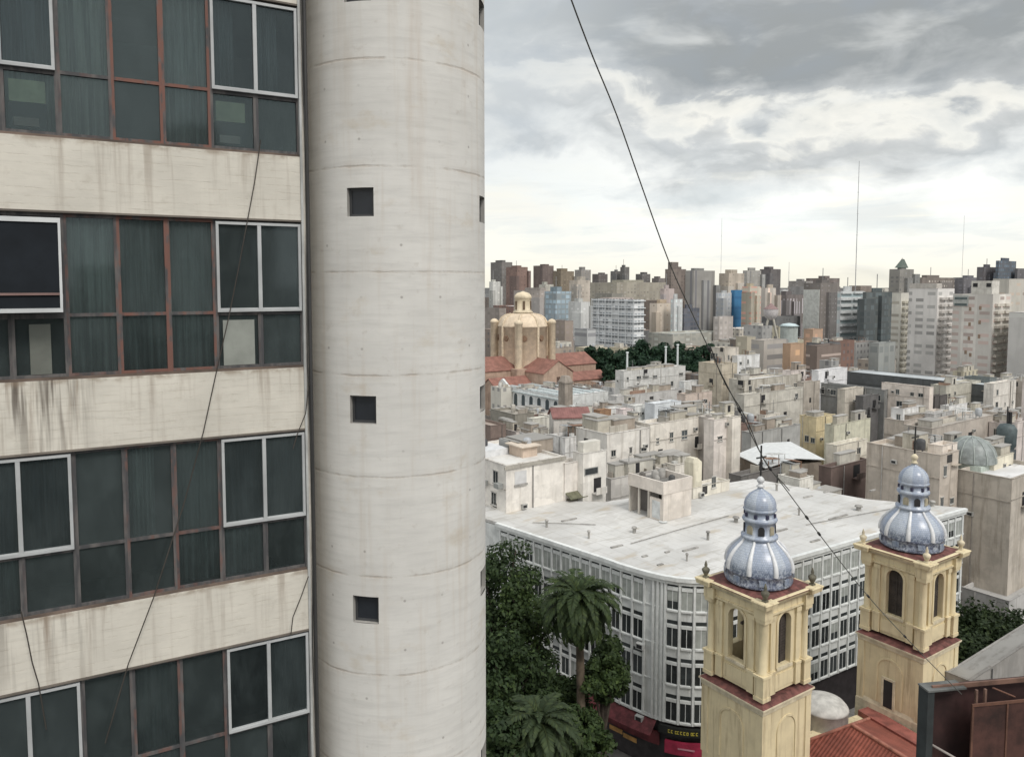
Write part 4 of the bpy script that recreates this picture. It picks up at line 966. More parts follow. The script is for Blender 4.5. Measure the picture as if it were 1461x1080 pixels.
loc_ = [p - sm[-1] for p in sm]; n = len(loc_)
b = MB(); b.tube(loc_, [.0076 + .003 * i / n for i in range(n)], 8); b.build('main_strand', plain((.11, .11, .10), .7), cb)
b = MB(); i0, i1 = int(n * .40), int(n * .60); b.tube([loc_[i] + Vector((.02 * math.sin(i), 0, .03 + .025 * math.sin(i * .8))) for i in range(i0, i1)], .009, 6); b.build('second_strand', plain((.05, .05, .045), .7), cb)
for f_ in (.40, .47, .55, .63, .66, .78, .86):
    i = int(n * f_); b = MB(); dv = (loc_[i + 1] - loc_[i]).normalized(); b.tube([loc_[i] - dv * .06, loc_[i] + dv * .05], .026, 8); b.build('clip', plain((.03, .03, .03), .7), cb)
# ================================================================== TREES
def quads_mesh(name, cen, nor, up, sx, sy):
    """many small leaf-shaped faces at once"""
    n = len(cen); side = np.cross(up, nor); side /= np.linalg.norm(side, axis=1, keepdims=True) + 1e-9; u2 = np.cross(nor, side)
    v = np.empty((n, 4, 3), dtype=np.float32)
    sx, sy = np.asarray(sx)[:, None], np.asarray(sy)[:, None]
    v[:, 0] = cen - u2 * sy; v[:, 1] = cen + side * sx; v[:, 2] = cen + u2 * sy; v[:, 3] = cen - side * sx
    me = bpy.data.meshes.new(name); me.vertices.add(n * 4); me.vertices.foreach_set('co', v.ravel()); me.loops.add(n * 4); me.loops.foreach_set('vertex_index', np.arange(n * 4, dtype=np.int32))
    me.polygons.add(n); me.polygons.foreach_set('loop_start', np.arange(0, n * 4, 4, dtype=np.int32)); me.polygons.foreach_set('loop_total', np.full(n, 4, dtype=np.int32)); me.update(calc_edges=True)
    return me
LEAFM = {}
def leafm(c):
    if c not in LEAFM: LEAFM[c] = leaf_mat(c)
    return LEAFM[c]
def tree(loc, h, rx, rz, label, group, c=(.035, .06, .025), nleaf=5000, leaf=.24, seed=0, clumps=26, name='broadleaf_tree'):
    rg = np.random.RandomState(seed + 5); t = empty(name, loc, rg.rand() * 6); tag(t, label, 'tree', group)
    zc = h - rz
    cc = []
    while len(cc) < clumps:
        p = rg.uniform(-1, 1, 3)
        if .30 < np.linalg.norm(p) < 1.0 and p[2] > -.75: cc.append(p * np.array([rx, rx, rz]) * .82 + np.array([0, 0, zc]))
    cc = np.array(cc); cr = rg.uniform(.22, .42, clumps) * min(rx, rz * 1.3)
    per = nleaf // clumps; C, Nn = [], []
    for p, r in zip(cc, cr):
        d = rg.normal(size=(per, 3)); d /= np.linalg.norm(d, axis=1, keepdims=True); q = d * (r * rg.uniform(.45, 1.12, per) ** .6)[:, None] * np.array([1.15, 1.15, .8])
        C.append(p + q); nn = d + rg.normal(size=(per, 3)) * .55 + np.array([0, 0, .35]); Nn.append(nn / np.linalg.norm(nn, axis=1, keepdims=True))
    C, Nn = np.concatenate(C), np.concatenate(Nn); up = rg.normal(size=C.shape); s = rg.uniform(.7, 1.35, len(C)) * leaf
    mesh_obj('crown', quads_mesh('crown', C, Nn, up, s * .55, s), leafm(c), t)
    b = MB(); b.tube([(0, 0, 0), (.1, 0, zc * .35), (-.05, .1, zc * .8)], [h * .028, h * .02, h * .014], 9)
    for p in cc[:9]: b.tube([(-.03, .05, zc * .55), tuple((p + np.array([0, 0, zc * .7])) / 2), tuple(p)], [h * .012, h * .007, h * .003], 6)
    b.build('trunk', BARK, t); return t
def palm(loc, h, fr, label, seed=0, nf=78, c=(.044, .070, .028)):
    rg = np.random.RandomState(seed); t = empty('palm_tree', loc); tag(t, label, 'palm tree', 'tall palms by the white corner block')
    b = MB(); zs_ = np.linspace(0, h, 14); b.tube([(.15 * math.sin(z * .2), 0, z) for z in zs_], [.42 - .10 * z / h + .03 * (i % 2) for i, z in enumerate(zs_)], 12)
    b.lathe([(.3, h - 1.1), (.55, h - .6), (.5, h - .1), (.2, h + .1)], 12, .15 * math.sin(h * .2)); b.build('trunk', plain((.11, .085, .06), .95, 0., .5), t)
    C, Nn, U, SX, SY = [], [], [], [], []; rb = MB(); x0 = .15 * math.sin(h * .2)
    for k in range(nf):
        a = k * 2.39996 + rg.uniform(-.2, .2); q = k / nf; e0 = 1.35 - 2.1 * q + rg.uniform(-.12, .12); L = fr * rg.uniform(.85, 1.12) * (1 if q > .15 else .8)
        dirh = np.array([math.cos(a), math.sin(a), 0.]); p = np.array([x0, 0, h]); pts = [p.copy()]; e = e0; n = 12
        for i in range(n):
            p = p + (dirh * math.cos(e) + np.array([0, 0, math.sin(e)])) * L / n; pts.append(p.copy()); e -= (.085 + .05 * (1 - abs(q - .4))) * (1 + i * .10)
        rb.tube([tuple(v) for v in pts[::2]], [.035, .03, .025, .02, .015, .008, .006][:len(pts[::2])], 5)
        side = np.array([-dirh[1], dirh[0], 0.])
        for i in range(1, n + 1):
            tan = pts[i] - pts[i - 1]; tan /= np.linalg.norm(tan); nrm = np.cross(side, tan)
            for f in (.15, .5, .85):
                pos = pts[i - 1] * (1 - f) + pts[i] * f; tt = (i - 1 + f) / n; ll = L * .17 * math.sin(math.pi * min(1, .18 + tt * .82)) + .05
                for s in (-1, 1):
                    d = side * s * .8 + tan * .6 - nrm * .12 + np.array([0, 0, -.30 - .25 * q]); d += rg.normal(size=3) * .07; d /= np.linalg.norm(d)
                    C.append(pos + d * ll * .5); U.append(d); nn = np.cross(d, tan); nn /= np.linalg.norm(nn) + 1e-6; Nn.append(nn); SX.append(.055 * fr / 3 + .01); SY.append(ll * .5)
    rb.build('frond_stems', leafm((c[0] * 1.2, c[1] * 1.1, c[2])), t)
    C, Nn, U = map(np.array, (C, Nn, U)); mesh_obj('crown', quads_mesh('crown', C, Nn, U, np.array(SX), np.array(SY)), leafm(c), t); return t
def g0(px, py, D): p = P(px, py, D); return Vector((p.x, p.y, 0)), p.z
lo, z = g0(828, 856, 65); palm(lo, z, 4.7, 'tall palm whose drooping crown stands in front of the white block facade', 1, 120)
lo, z = g0(770, 1032, 50); palm(lo, z, 3.9, 'lower palm with spiky crown at the bottom edge beside the stair tower', 2, 70, (.046, .070, .032))
TG = 'dark street trees below the white corner block'
for px, py, D, rx, rz, lab, sd in ((712, 762, 78, 4.6, 6.5, 'tallest dark broadleaf tree, touching the left end of the white block cornice', 1),
                                   (752, 812, 74, 3.6, 6.0, 'dark leafy tree left of the tall palm crown', 2),
                                   (703, 860, 62, 3.4, 6.5, 'dark leafy tree hugging the stair tower at mid height', 3),
                                   (862, 905, 66, 2.3, 3.6, 'small rounded dark tree just right of the tall palm trunk', 4),
                                   (742, 905, 63, 3.6, 5.6, 'dark leafy tree behind the lower palm', 5),
                                   (805, 940, 69, 3.0, 4.2, 'dark tree in the shade behind the tall palm trunk', 6),
                                   (708, 985, 49, 2.4, 4.0, 'dark tree at the bottom edge between stair tower and lower palm', 7),
                                   (838, 1000, 60, 2.2, 3.2, 'low dark shrubby tree at the foot of the tall palm', 8)):
    lo, z = g0(px, py, D); tree(lo, z, rx, rz, lab, TG, (.033, .058, .022) if sd % 2 else (.040, .068, .023), 6500, .21, sd, 34)
for px, py, D, rx, rz, lab, sd in ((1388, 866, 86, 4.2, 3.6, 'dark round tree just right of the farther bell tower', 11), (1432, 862, 84, 4.6, 3.8, 'dark round tree in front of the blank brown wall', 12),
                                   (1395, 905, 77, 3.4, 3.2, 'dark tree above the corner of the grey corrugated roof', 13), (1466, 868, 82, 4.0, 4.0, 'dark tree cut by the right edge of the photo', 14), (1440, 890, 80, 3.5, 3.0, 'shaded tree nearest behind the grey corrugated roof', 15)):
    lo, z = g0(px, py, D); tree(lo, z, rx, rz, lab, 'trees behind the grey corrugated roof', (.030, .050, .020), 5200, .25, sd, 30)
PG = 'trees of the far plaza'
plz = [(850, 486, 330, 5), (862, 494, 322, 5), (884, 497, 318, 6), (900, 492, 330, 6), (918, 486, 335, 7), (936, 484, 338, 6), (950, 490, 326, 6), (968, 487, 332, 6), (985, 488, 328, 6), (1002, 491, 322, 6), (1015, 486, 334, 5), (873, 508, 300, 5), (912, 503, 305, 6), (936, 504, 300, 5), (978, 506, 302, 6), (1000, 512, 298, 5), (890, 512, 296, 4)]
for i, (px, py, D, r) in enumerate(plz):
    lo, z = g0(px, py, D)
    near = 'the red cathedral roofs' if px < 870 else 'the left white flagpole' if px < 905 else 'the white slab office block' if px < 930 else 'the middle white flagpole' if px < 957 else 'the right white flagpole' if px < 985 else 'the stained beige chapel wall'
    tree(lo, z, r, 6.0, 'dark plaza tree, %s row, number %d from left, near %s' % ('front' if D < 310 else 'back', 1 + sorted(q[0] for q in plz if (q[2] < 310) == (D < 310)).index(px), near), PG, (.024, .056, .033), 1500, .75, 20 + i, 16)
for px, py0, py1, D, lab in ((895, 502, 527, 262, 'left'), (950, 494, 522, 268, 'middle'), (967, 491, 521, 266, 'right')):
    a, c = P(px, py0, D), P(px, py1, D); b = MB(); b.tube([(0, 0, 0), (0, 0, a.z - .4)], [.42, .32], 10); b.lathe([(.5, a.z - .4), (.5, a.z - .1), (.2, a.z)], 10)
    tag(b.build('flagpole', plain((.62, .66, .66), .5, 0., .1), None, (a.x, a.y, 0)), 'white flagpole before the plaza trees, %s of three' % lab, 'pole', 'white plaza flagpoles')

# ================================================================== CATHEDRAL, CABILDO
PE = (.60, .50, .385); PEM = plaster((.68, .565, .43), .22); PER = plaster((.42, .305, .235), .5)
cz = P(746, 500, 300); ca = empty('cathedral', (cz.x, cz.y, 0), YAW); tag(ca, 'old cathedral with peach domed crossing and red tiled roofs', 'cathedral')
m300 = 300 / F; ztop = lambda y, D=300: P(746, y, D).z
b = MB(); b.lathe([(9.6, 8), (9.6, ztop(466)), (10.0, ztop(465.5)), (9.9, ztop(464)), (9.2, ztop(459)), (8.3, ztop(453.5)), (6.9, ztop(450)), (4.6, ztop(447.5)), (3.0, ztop(446.5))], 16); dm = b.build('dome', PEM, ca)
for k in range(8):
    a = k * math.pi / 4; e = MB(); pr = [(9.6, 20), (9.6, ztop(466)), (9.2, ztop(459)), (8.3, ztop(453.5)), (6.9, ztop(450)), (4.6, ztop(447.5))]; e.tube([((r + .12) * math.cos(a), (r + .12) * math.sin(a), z) for r, z in pr], [.55, .55, .5, .45, .4, .3], 6); e.build('rib', plain((.60, .50, .37), .85), dm)
for k in range(8):
    a = math.pi / 16 + k * math.pi / 4; e = MB(); e.lathe([(.0, 0), (1.1, 0), (1.2, .3), (1.0, .5)], 12); e.v = [(x, z, y) for x, y, z in e.v]; o = e.build('oculus', plain((.22, .14, .09), .8), dm, (9.45 * math.cos(a), 9.45 * math.sin(a), ztop(481))); o.rotation_euler = (0, 0, a - math.pi / 2)
b = MB(); zl0, zl1 = ztop(446), ztop(416); hl = zl1 - zl0
b.lathe([(3.9, zl0), (4.0, zl0 + .4), (3.3, zl0 + .7), (3.2, zl0 + hl * .66), (3.6, zl0 + hl * .70), (3.2, zl0 + hl * .82), (2.3, zl0 + hl * .93), (.9, zl1 - .2), (.1, zl1 + .1)], 16); ln = b.build('lantern', plaster((.66, .57, .42), .25), ca)
for k in range(6):
    a = k * math.pi / 3; e = MB(); e.box(-.45, .45, -.08, 0, zl0 + 1.2, zl0 + hl * .55); o = e.build('lantern_opening', plain((.12, .08, .05), .8), ln, (3.3 * math.cos(a), 3.3 * math.sin(a), 0)); o.rotation_euler = (0, 0, a + math.pi / 2)
for k in range(4):
    a = k * math.pi / 2 + math.pi / 4; x, y = 11.4 * math.cos(a), 11.4 * math.sin(a); e = MB(); e.lathe([(1.5, 8), (1.5, ztop(461)), (1.8, ztop(460)), (1.5, ztop(457.5)), (.9, ztop(455.5)), (.1, ztop(454.5))], 12, x, y); e.build('turret', plaster((.66, .56, .42), .25), ca)
RT = tiles((.28, .135, .105))
def gable(par, x0, x1, y0, y1, ze, zr, axis='y', wm=None, rm=None):
    b = MB(); b.box(x0, x1, y0, y1, 0, ze)
    if axis == 'y':
        xm = (x0 + x1) / 2; b.face([(x0, y0, ze), (x1, y0, ze), (xm, y0, zr)]); b.face([(x1, y1, ze), (x0, y1, ze), (xm, y1, zr)])
    else:
        ym = (y0 + y1) / 2; b.face([(x0, y1, ze), (x0, y0, ze), (x0, ym, zr)]); b.face([(x1, y0, ze), (x1, y1, ze), (x1, ym, zr)])
    w = b.build('nave_wall', wm or PER, par); o = .35; r = MB()
    def slab(A): r.add([(*p[:2], p[2] + .02) for p in A] + [(*p[:2], p[2] + .3) for p in A], [(3, 2, 1, 0), (4, 5, 6, 7), (0, 1, 5, 4), (1, 2, 6, 5), (2, 3, 7, 6), (3, 0, 4, 7)])
    if axis == 'y': slab([(x0 - o, y0 - o, ze - .1), (xm, y0 - o, zr), (xm, y1 + o, zr), (x0 - o, y1 + o, ze - .1)]); slab([(xm + .004, y0 - o, zr), (x1 + o, y0 - o, ze - .1), (x1 + o, y1 + o, ze - .1), (xm + .004, y1 + o, zr)])
    else: slab([(x0 - o, y0 - o, ze - .1), (x1 + o, y0 - o, ze - .1), (x1 + o, ym, zr), (x0 - o, ym, zr)]); slab([(x0 - o, ym + .004, zr), (x1 + o, ym + .004, zr), (x1 + o, y1 + o, ze - .1), (x0 - o, y1 + o, ze - .1)])
    r.build('roof', rm or RT, par); return w
gable(ca, -26, -8.5, -7.0, 7.0, 15.5, 20.0, 'x'); gable(ca, -7.0, 7.0, -22, -8.5, 15.0, 19.5, 'y'); gable(ca, 8.5, 32, -7.2, 7.2, 15.5, 19.5, 'x'); gable(ca, 10, 30, -16, -7.6, 10.5, 13.2, 'x')
gable(ca, -24, -7.5, -15.5, -7.4, 10.5, 13.4, 'x', PER)
b = MB(); b.box(-11, 11, -11, 11, 0, 16.0); b.build('crossing_block', PER, ca)
for (x, y, z, rz, w, h) in ((0, -22.04, 10.0, 0, 1.6, 3.6), (-26.04, 0, 10.5, -math.pi / 2, 1.8, 3.4), (-14, -15.54, 6, 0, 1.4, 2.2), (20, -16.04, 6, 0, 1.3, 2.2)):
    e = MB(); e.box(-w / 2, w / 2, -.05, .03, 0, h); o = e.build('window', plain((.10, .06, .045), .7), ca, (x, y, z)); o.rotation_euler = (0, 0, rz)
BUILT.append((690, 865, 549, 300, 'the cathedral dome')); BUILT.append((845, 1017, 540, 331, 'the plaza trees'))

WHB = (.66, .69, .68)
cab, W, L, z = block('arcaded_hall', 'long white hall with tall dark arches and pale flat roof before the cathedral', 'building', 799, 566, 248, 672, 868, WHB, (.62, .66, .66), win=None, ybot=584, dirt=.2)
for i in range(12):
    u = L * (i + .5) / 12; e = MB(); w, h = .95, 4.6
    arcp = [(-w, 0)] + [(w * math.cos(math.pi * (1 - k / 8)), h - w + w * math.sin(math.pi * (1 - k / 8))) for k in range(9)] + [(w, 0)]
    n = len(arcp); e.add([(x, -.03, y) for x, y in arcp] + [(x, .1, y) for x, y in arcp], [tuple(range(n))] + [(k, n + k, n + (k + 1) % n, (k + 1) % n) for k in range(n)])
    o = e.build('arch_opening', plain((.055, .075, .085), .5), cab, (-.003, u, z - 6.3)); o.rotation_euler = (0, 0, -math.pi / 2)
b = MB(); b.box(-.5, .002, -.2, L + .2, z - 1.25, z - .95); b.build('string_course', plaster((.50, .56, .57), .3), cab)
b = MB(); u = L * .62; b.add([(.3, u - 4, z + .1), (.3, u + 4, z + .1), (.3, u, z + 2.6), (1.1, u - 4, z + .1), (1.1, u + 4, z + .1), (1.1, u, z + 2.6)], [(0, 2, 1), (3, 4, 5), (0, 1, 4, 3), (1, 2, 5, 4), (2, 0, 3, 5)]); b.build('pediment', plaster(WHB, .2), cab)
for q in range(5):
    b = MB(); b.box(3 + q * 4.5, 5.2 + q * 4.5, 4, L - 5 - q * 2, z - .54, z - .1); b.build('skylight', plain((.48, .54, .55), .5, 0., .3), cab)
pp = P(807, 536, 232); b = MB(); b.frus(1.6, 0, 1.55, pp.z - 2.2); b.frus(1.75, pp.z - 2.2, 1.75, pp.z - 1.7); b.frus(1.5, pp.z - 1.7, .9, pp.z); o = b.build('stone_tower', plaster((.34, .30, .26), .6), None, (pp.x, pp.y, 0)); o.rotation_euler = (0, 0, YAW); tag(o, 'slender grey brown stone chimney tower before the white arcaded hall', 'tower')

# ================================================================== NEARER HOUSES (walls sized from the photograph)
CR, PK, WH, GR, DG, BR, BE, YE, OL, OR = (.60, .54, .44), (.55, .46, .40), (.63, .62, .59), (.36, .36, .35), (.16, .165, .17), (.28, .20, .155), (.44, .38, .29), (.55, .45, .24), (.29, .26, .19), (.44, .23, .11)
e, W, L, z = block('cream_house', 'cream house with a shuttered window standing behind the left end of the white block', 'house', 722, 665, 92, 640, 806, (.72, .66, .57), (.50, .49, .46), par=.35, ybot=742, dirt=.22)
b = MB(); b.box(-.3, W + .1, -.18, -.003, z - .45, z - .05); b.build('eaves_band', plaster((.36, .34, .30), .6), e)
b = MB(); b.box(1.3, 3.1, -.06, -.003, z - 2.5, z - .9); b.box(1.2, 3.2, -.2, -.061, z - 2.75, z - 2.52, 1); b.build('shuttered_window', [plain((.58, .58, .58), .6, 0., .1), plain((.33, .32, .30), .8)], e)
for u, zz in ((2.2, z - 2.6), (5.6, z - 2.8), (2.6, z - 5.4), (6, z - 5.6)): put_window(e, 'l', u, zz, 1.1, 1.6, W, L)
for u, zz in ((1.1, z - 2.9), (4.4, z - 3.2)):
    b = MB(); b.box(-.75, -.003, u - .5, u + .5, zz, zz + .6); b.build('air_conditioner_unit', plain((.30, .31, .30), .6), e)
b = MB(); b.box(W * .55, W * .55 + 2.4, 3.5, 6.5, z - .35, z + 1.0); b.box(W * .55 - .4, W * .55 + 2.8, 3.1, 6.9, z + 1.002, z + 1.15, 1); b.build('rooftop_room', [plaster((.58, .47, .38), .3), plaster((.62, .54, .45), .2)], e)
b = MB(); b.box(.8, 5.0, 6.5, 10.5, z - .35, z + .5); b.build('skylight_box', plain((.64, .65, .66), .5, 0., .15), e)
b = MB(); b.box(5.6, 7.4, 7.5, 9.5, z - .35, z + 1.2); b.build('rooftop_box', plaster((.40, .40, .39), .4), e)
roof_clutter(e, W, L, z - .35, random.Random(8), 4)
e, W, L, z = block('cream_annex', 'narrow recessed cream annex with dark green awning, right of the shuttered window house', 'house', 806, 662, 97.2, 788, 832, (.68, .61, .53), (.46, .45, .42), ybot=728, dirt=.3)
b = MB(); b.add([(.1, 0, z - 3.9), (W - .1, 0, z - 3.9), (W - .1, -1.1, z - 4.5), (.1, -1.1, z - 4.5), (.1, 0, z - 3.8), (W - .1, 0, z - 3.8), (W - .1, -1.1, z - 4.4), (.1, -1.1, z - 4.4)], [(3, 2, 1, 0), (4, 5, 6, 7), (0, 1, 5, 4), (1, 2, 6, 5), (2, 3, 7, 6), (3, 0, 4, 7)]); b.build('awning', plain((.13, .13, .085), .8, 0., .4), e)
b = MB(); b.box(.3, W - .3, -.05, -.002, z - 6.4, z - 4.6); b.build('doorway', plain((.22, .20, .16), .8, 0., .4), e)
e, W, L, z = block('white_stair_house', 'taller off-white box house with one wide window beside the recessed annex', 'house', 832, 648, 97.6, 826, 865, (.72, .68, .60), (.48, .47, .44), ybot=722, dirt=.25)
b = MB(); b.box(.2, 2.6, -.08, -.003, z - 2.9, z - 1.9); b.box(.3, 2.5, -.085, -.081, z - 2.8, z - 2.0, 1); b.build('wide_window', [plain((.40, .40, .38), .6), glass_far()], e)
b = MB(); b.box(.3, W * .8, .3, L * .7, z - .5, z + 1.4); b.build('rooftop_room', plaster((.66, .64, .58), .2), e)

# penthouse on the white roof
O = PZ(946, 745, 20.0); ph = empty('rooftop_house', (O.x, O.y, 20.02), YAW); tag(ph, 'pinkish white rooftop house with open porch posts standing on the white flat roof', 'house')
W = extent(O, 24.7, math.cos(YAW), math.sin(YAW), 987); L = extent(O, 24.7, -math.sin(YAW), math.cos(YAW), 897); hz = 4.75
PKW = plaster((.69, .635, .575), .3); DKR = roofing((.17, .165, .155), .6)
b = MB(); b.box(0, W, .0, .25, 0, hz - 1.5); b.box(W - .25, W, .25, L, 0, hz - 1.5); b.box(.25, W - .25, L - .25, L, 0, hz - 1.5); b.box(0, .25, .25, L * .38, 0, 2.6); b.build('wall', PKW, ph)
b = MB(); b.box(-.1, W + .05, -.08, L, hz - 1.498, hz - .9); b.box(-.1, W + .05, -.08, .15, hz - .899, hz); b.box(-.1, .15, .151, L, hz - .899, hz); b.box(W - .2, W + .05, .151, L, hz - .899, hz); b.build('parapet', PKW, ph)
b = MB(); b.box(.15, W - .2, .151, L, hz - .898, hz - .84); b.build('roof', DKR, ph)
for u in (L * .42, L * .70, L * .97):
    b = MB(); b.box(.0, .22, u - .11, u + .11, 0, hz - 1.5); b.build('post', plaster((.50, .47, .42), .4), ph)
b = MB(); b.box(1.6, 1.8, L * .38, L - .26, 0, hz - 1.51); b.build('inner_wall', plaster((.16, .15, .14), .4), ph)
b = MB(); b.box(-.05, 0, .5, L * .3, .2, 2.3); b.lathe([(0, 0), (.45, 0), (.5, .04), (.5, .1)], 14); b.build('service_hatch', plain((.56, .58, .58), .5, 0., .25), ph)
for x, y, r, h in ((1.0, 2.0, .35, .9), (2.4, 3.6, .45, 1.0), (3.4, 1.8, .4, .7), (1.2, 4.6, .4, .8), (4.2, 4.2, .5, .9)):
    b = MB(); b.lathe([(r, hz - .84), (r, hz - .84 + h), (r * .4, hz - .84 + h * 1.25)], 10, x, min(y, L - .6)); b.build('roof_drum', plain(random.Random(x * 9).choice([(.07, .07, .07), (.32, .31, .29), (.12, .11, .10)]), .7), ph)
e, W, L, z = block('cream_lodge', 'small cream rooftop lodge with one dark window, against the pinkish rooftop house', 'house', 989, 697, 98, 980, 1041, (.66, .60, .46), (.46, .43, .38), ybot=735, zmin=20.02, dirt=.3, par=.3)
put_window(e, 'r', W * .55, .9, .9, 1.5, W, L)
b = MB(); b.box(.05, 1.7, .05, 1.6, z - .3, z + 3.3); b.add([(.05, .05, z + 3.3), (1.7, .05, z + 3.3), (1.7, 1.6, z + 3.3), (.05, 1.6, z + 3.3), (.2, .2, z + 3.9), (1.0, .2, z + 3.9), (1.0, 1.4, z + 3.9), (.2, 1.4, z + 3.9)], [(4, 5, 6, 7), (0, 1, 5, 4), (1, 2, 6, 5), (2, 3, 7, 6), (3, 0, 4, 7)]); b.build('chimney_stack', plaster((.66, .62, .50), .35), e)

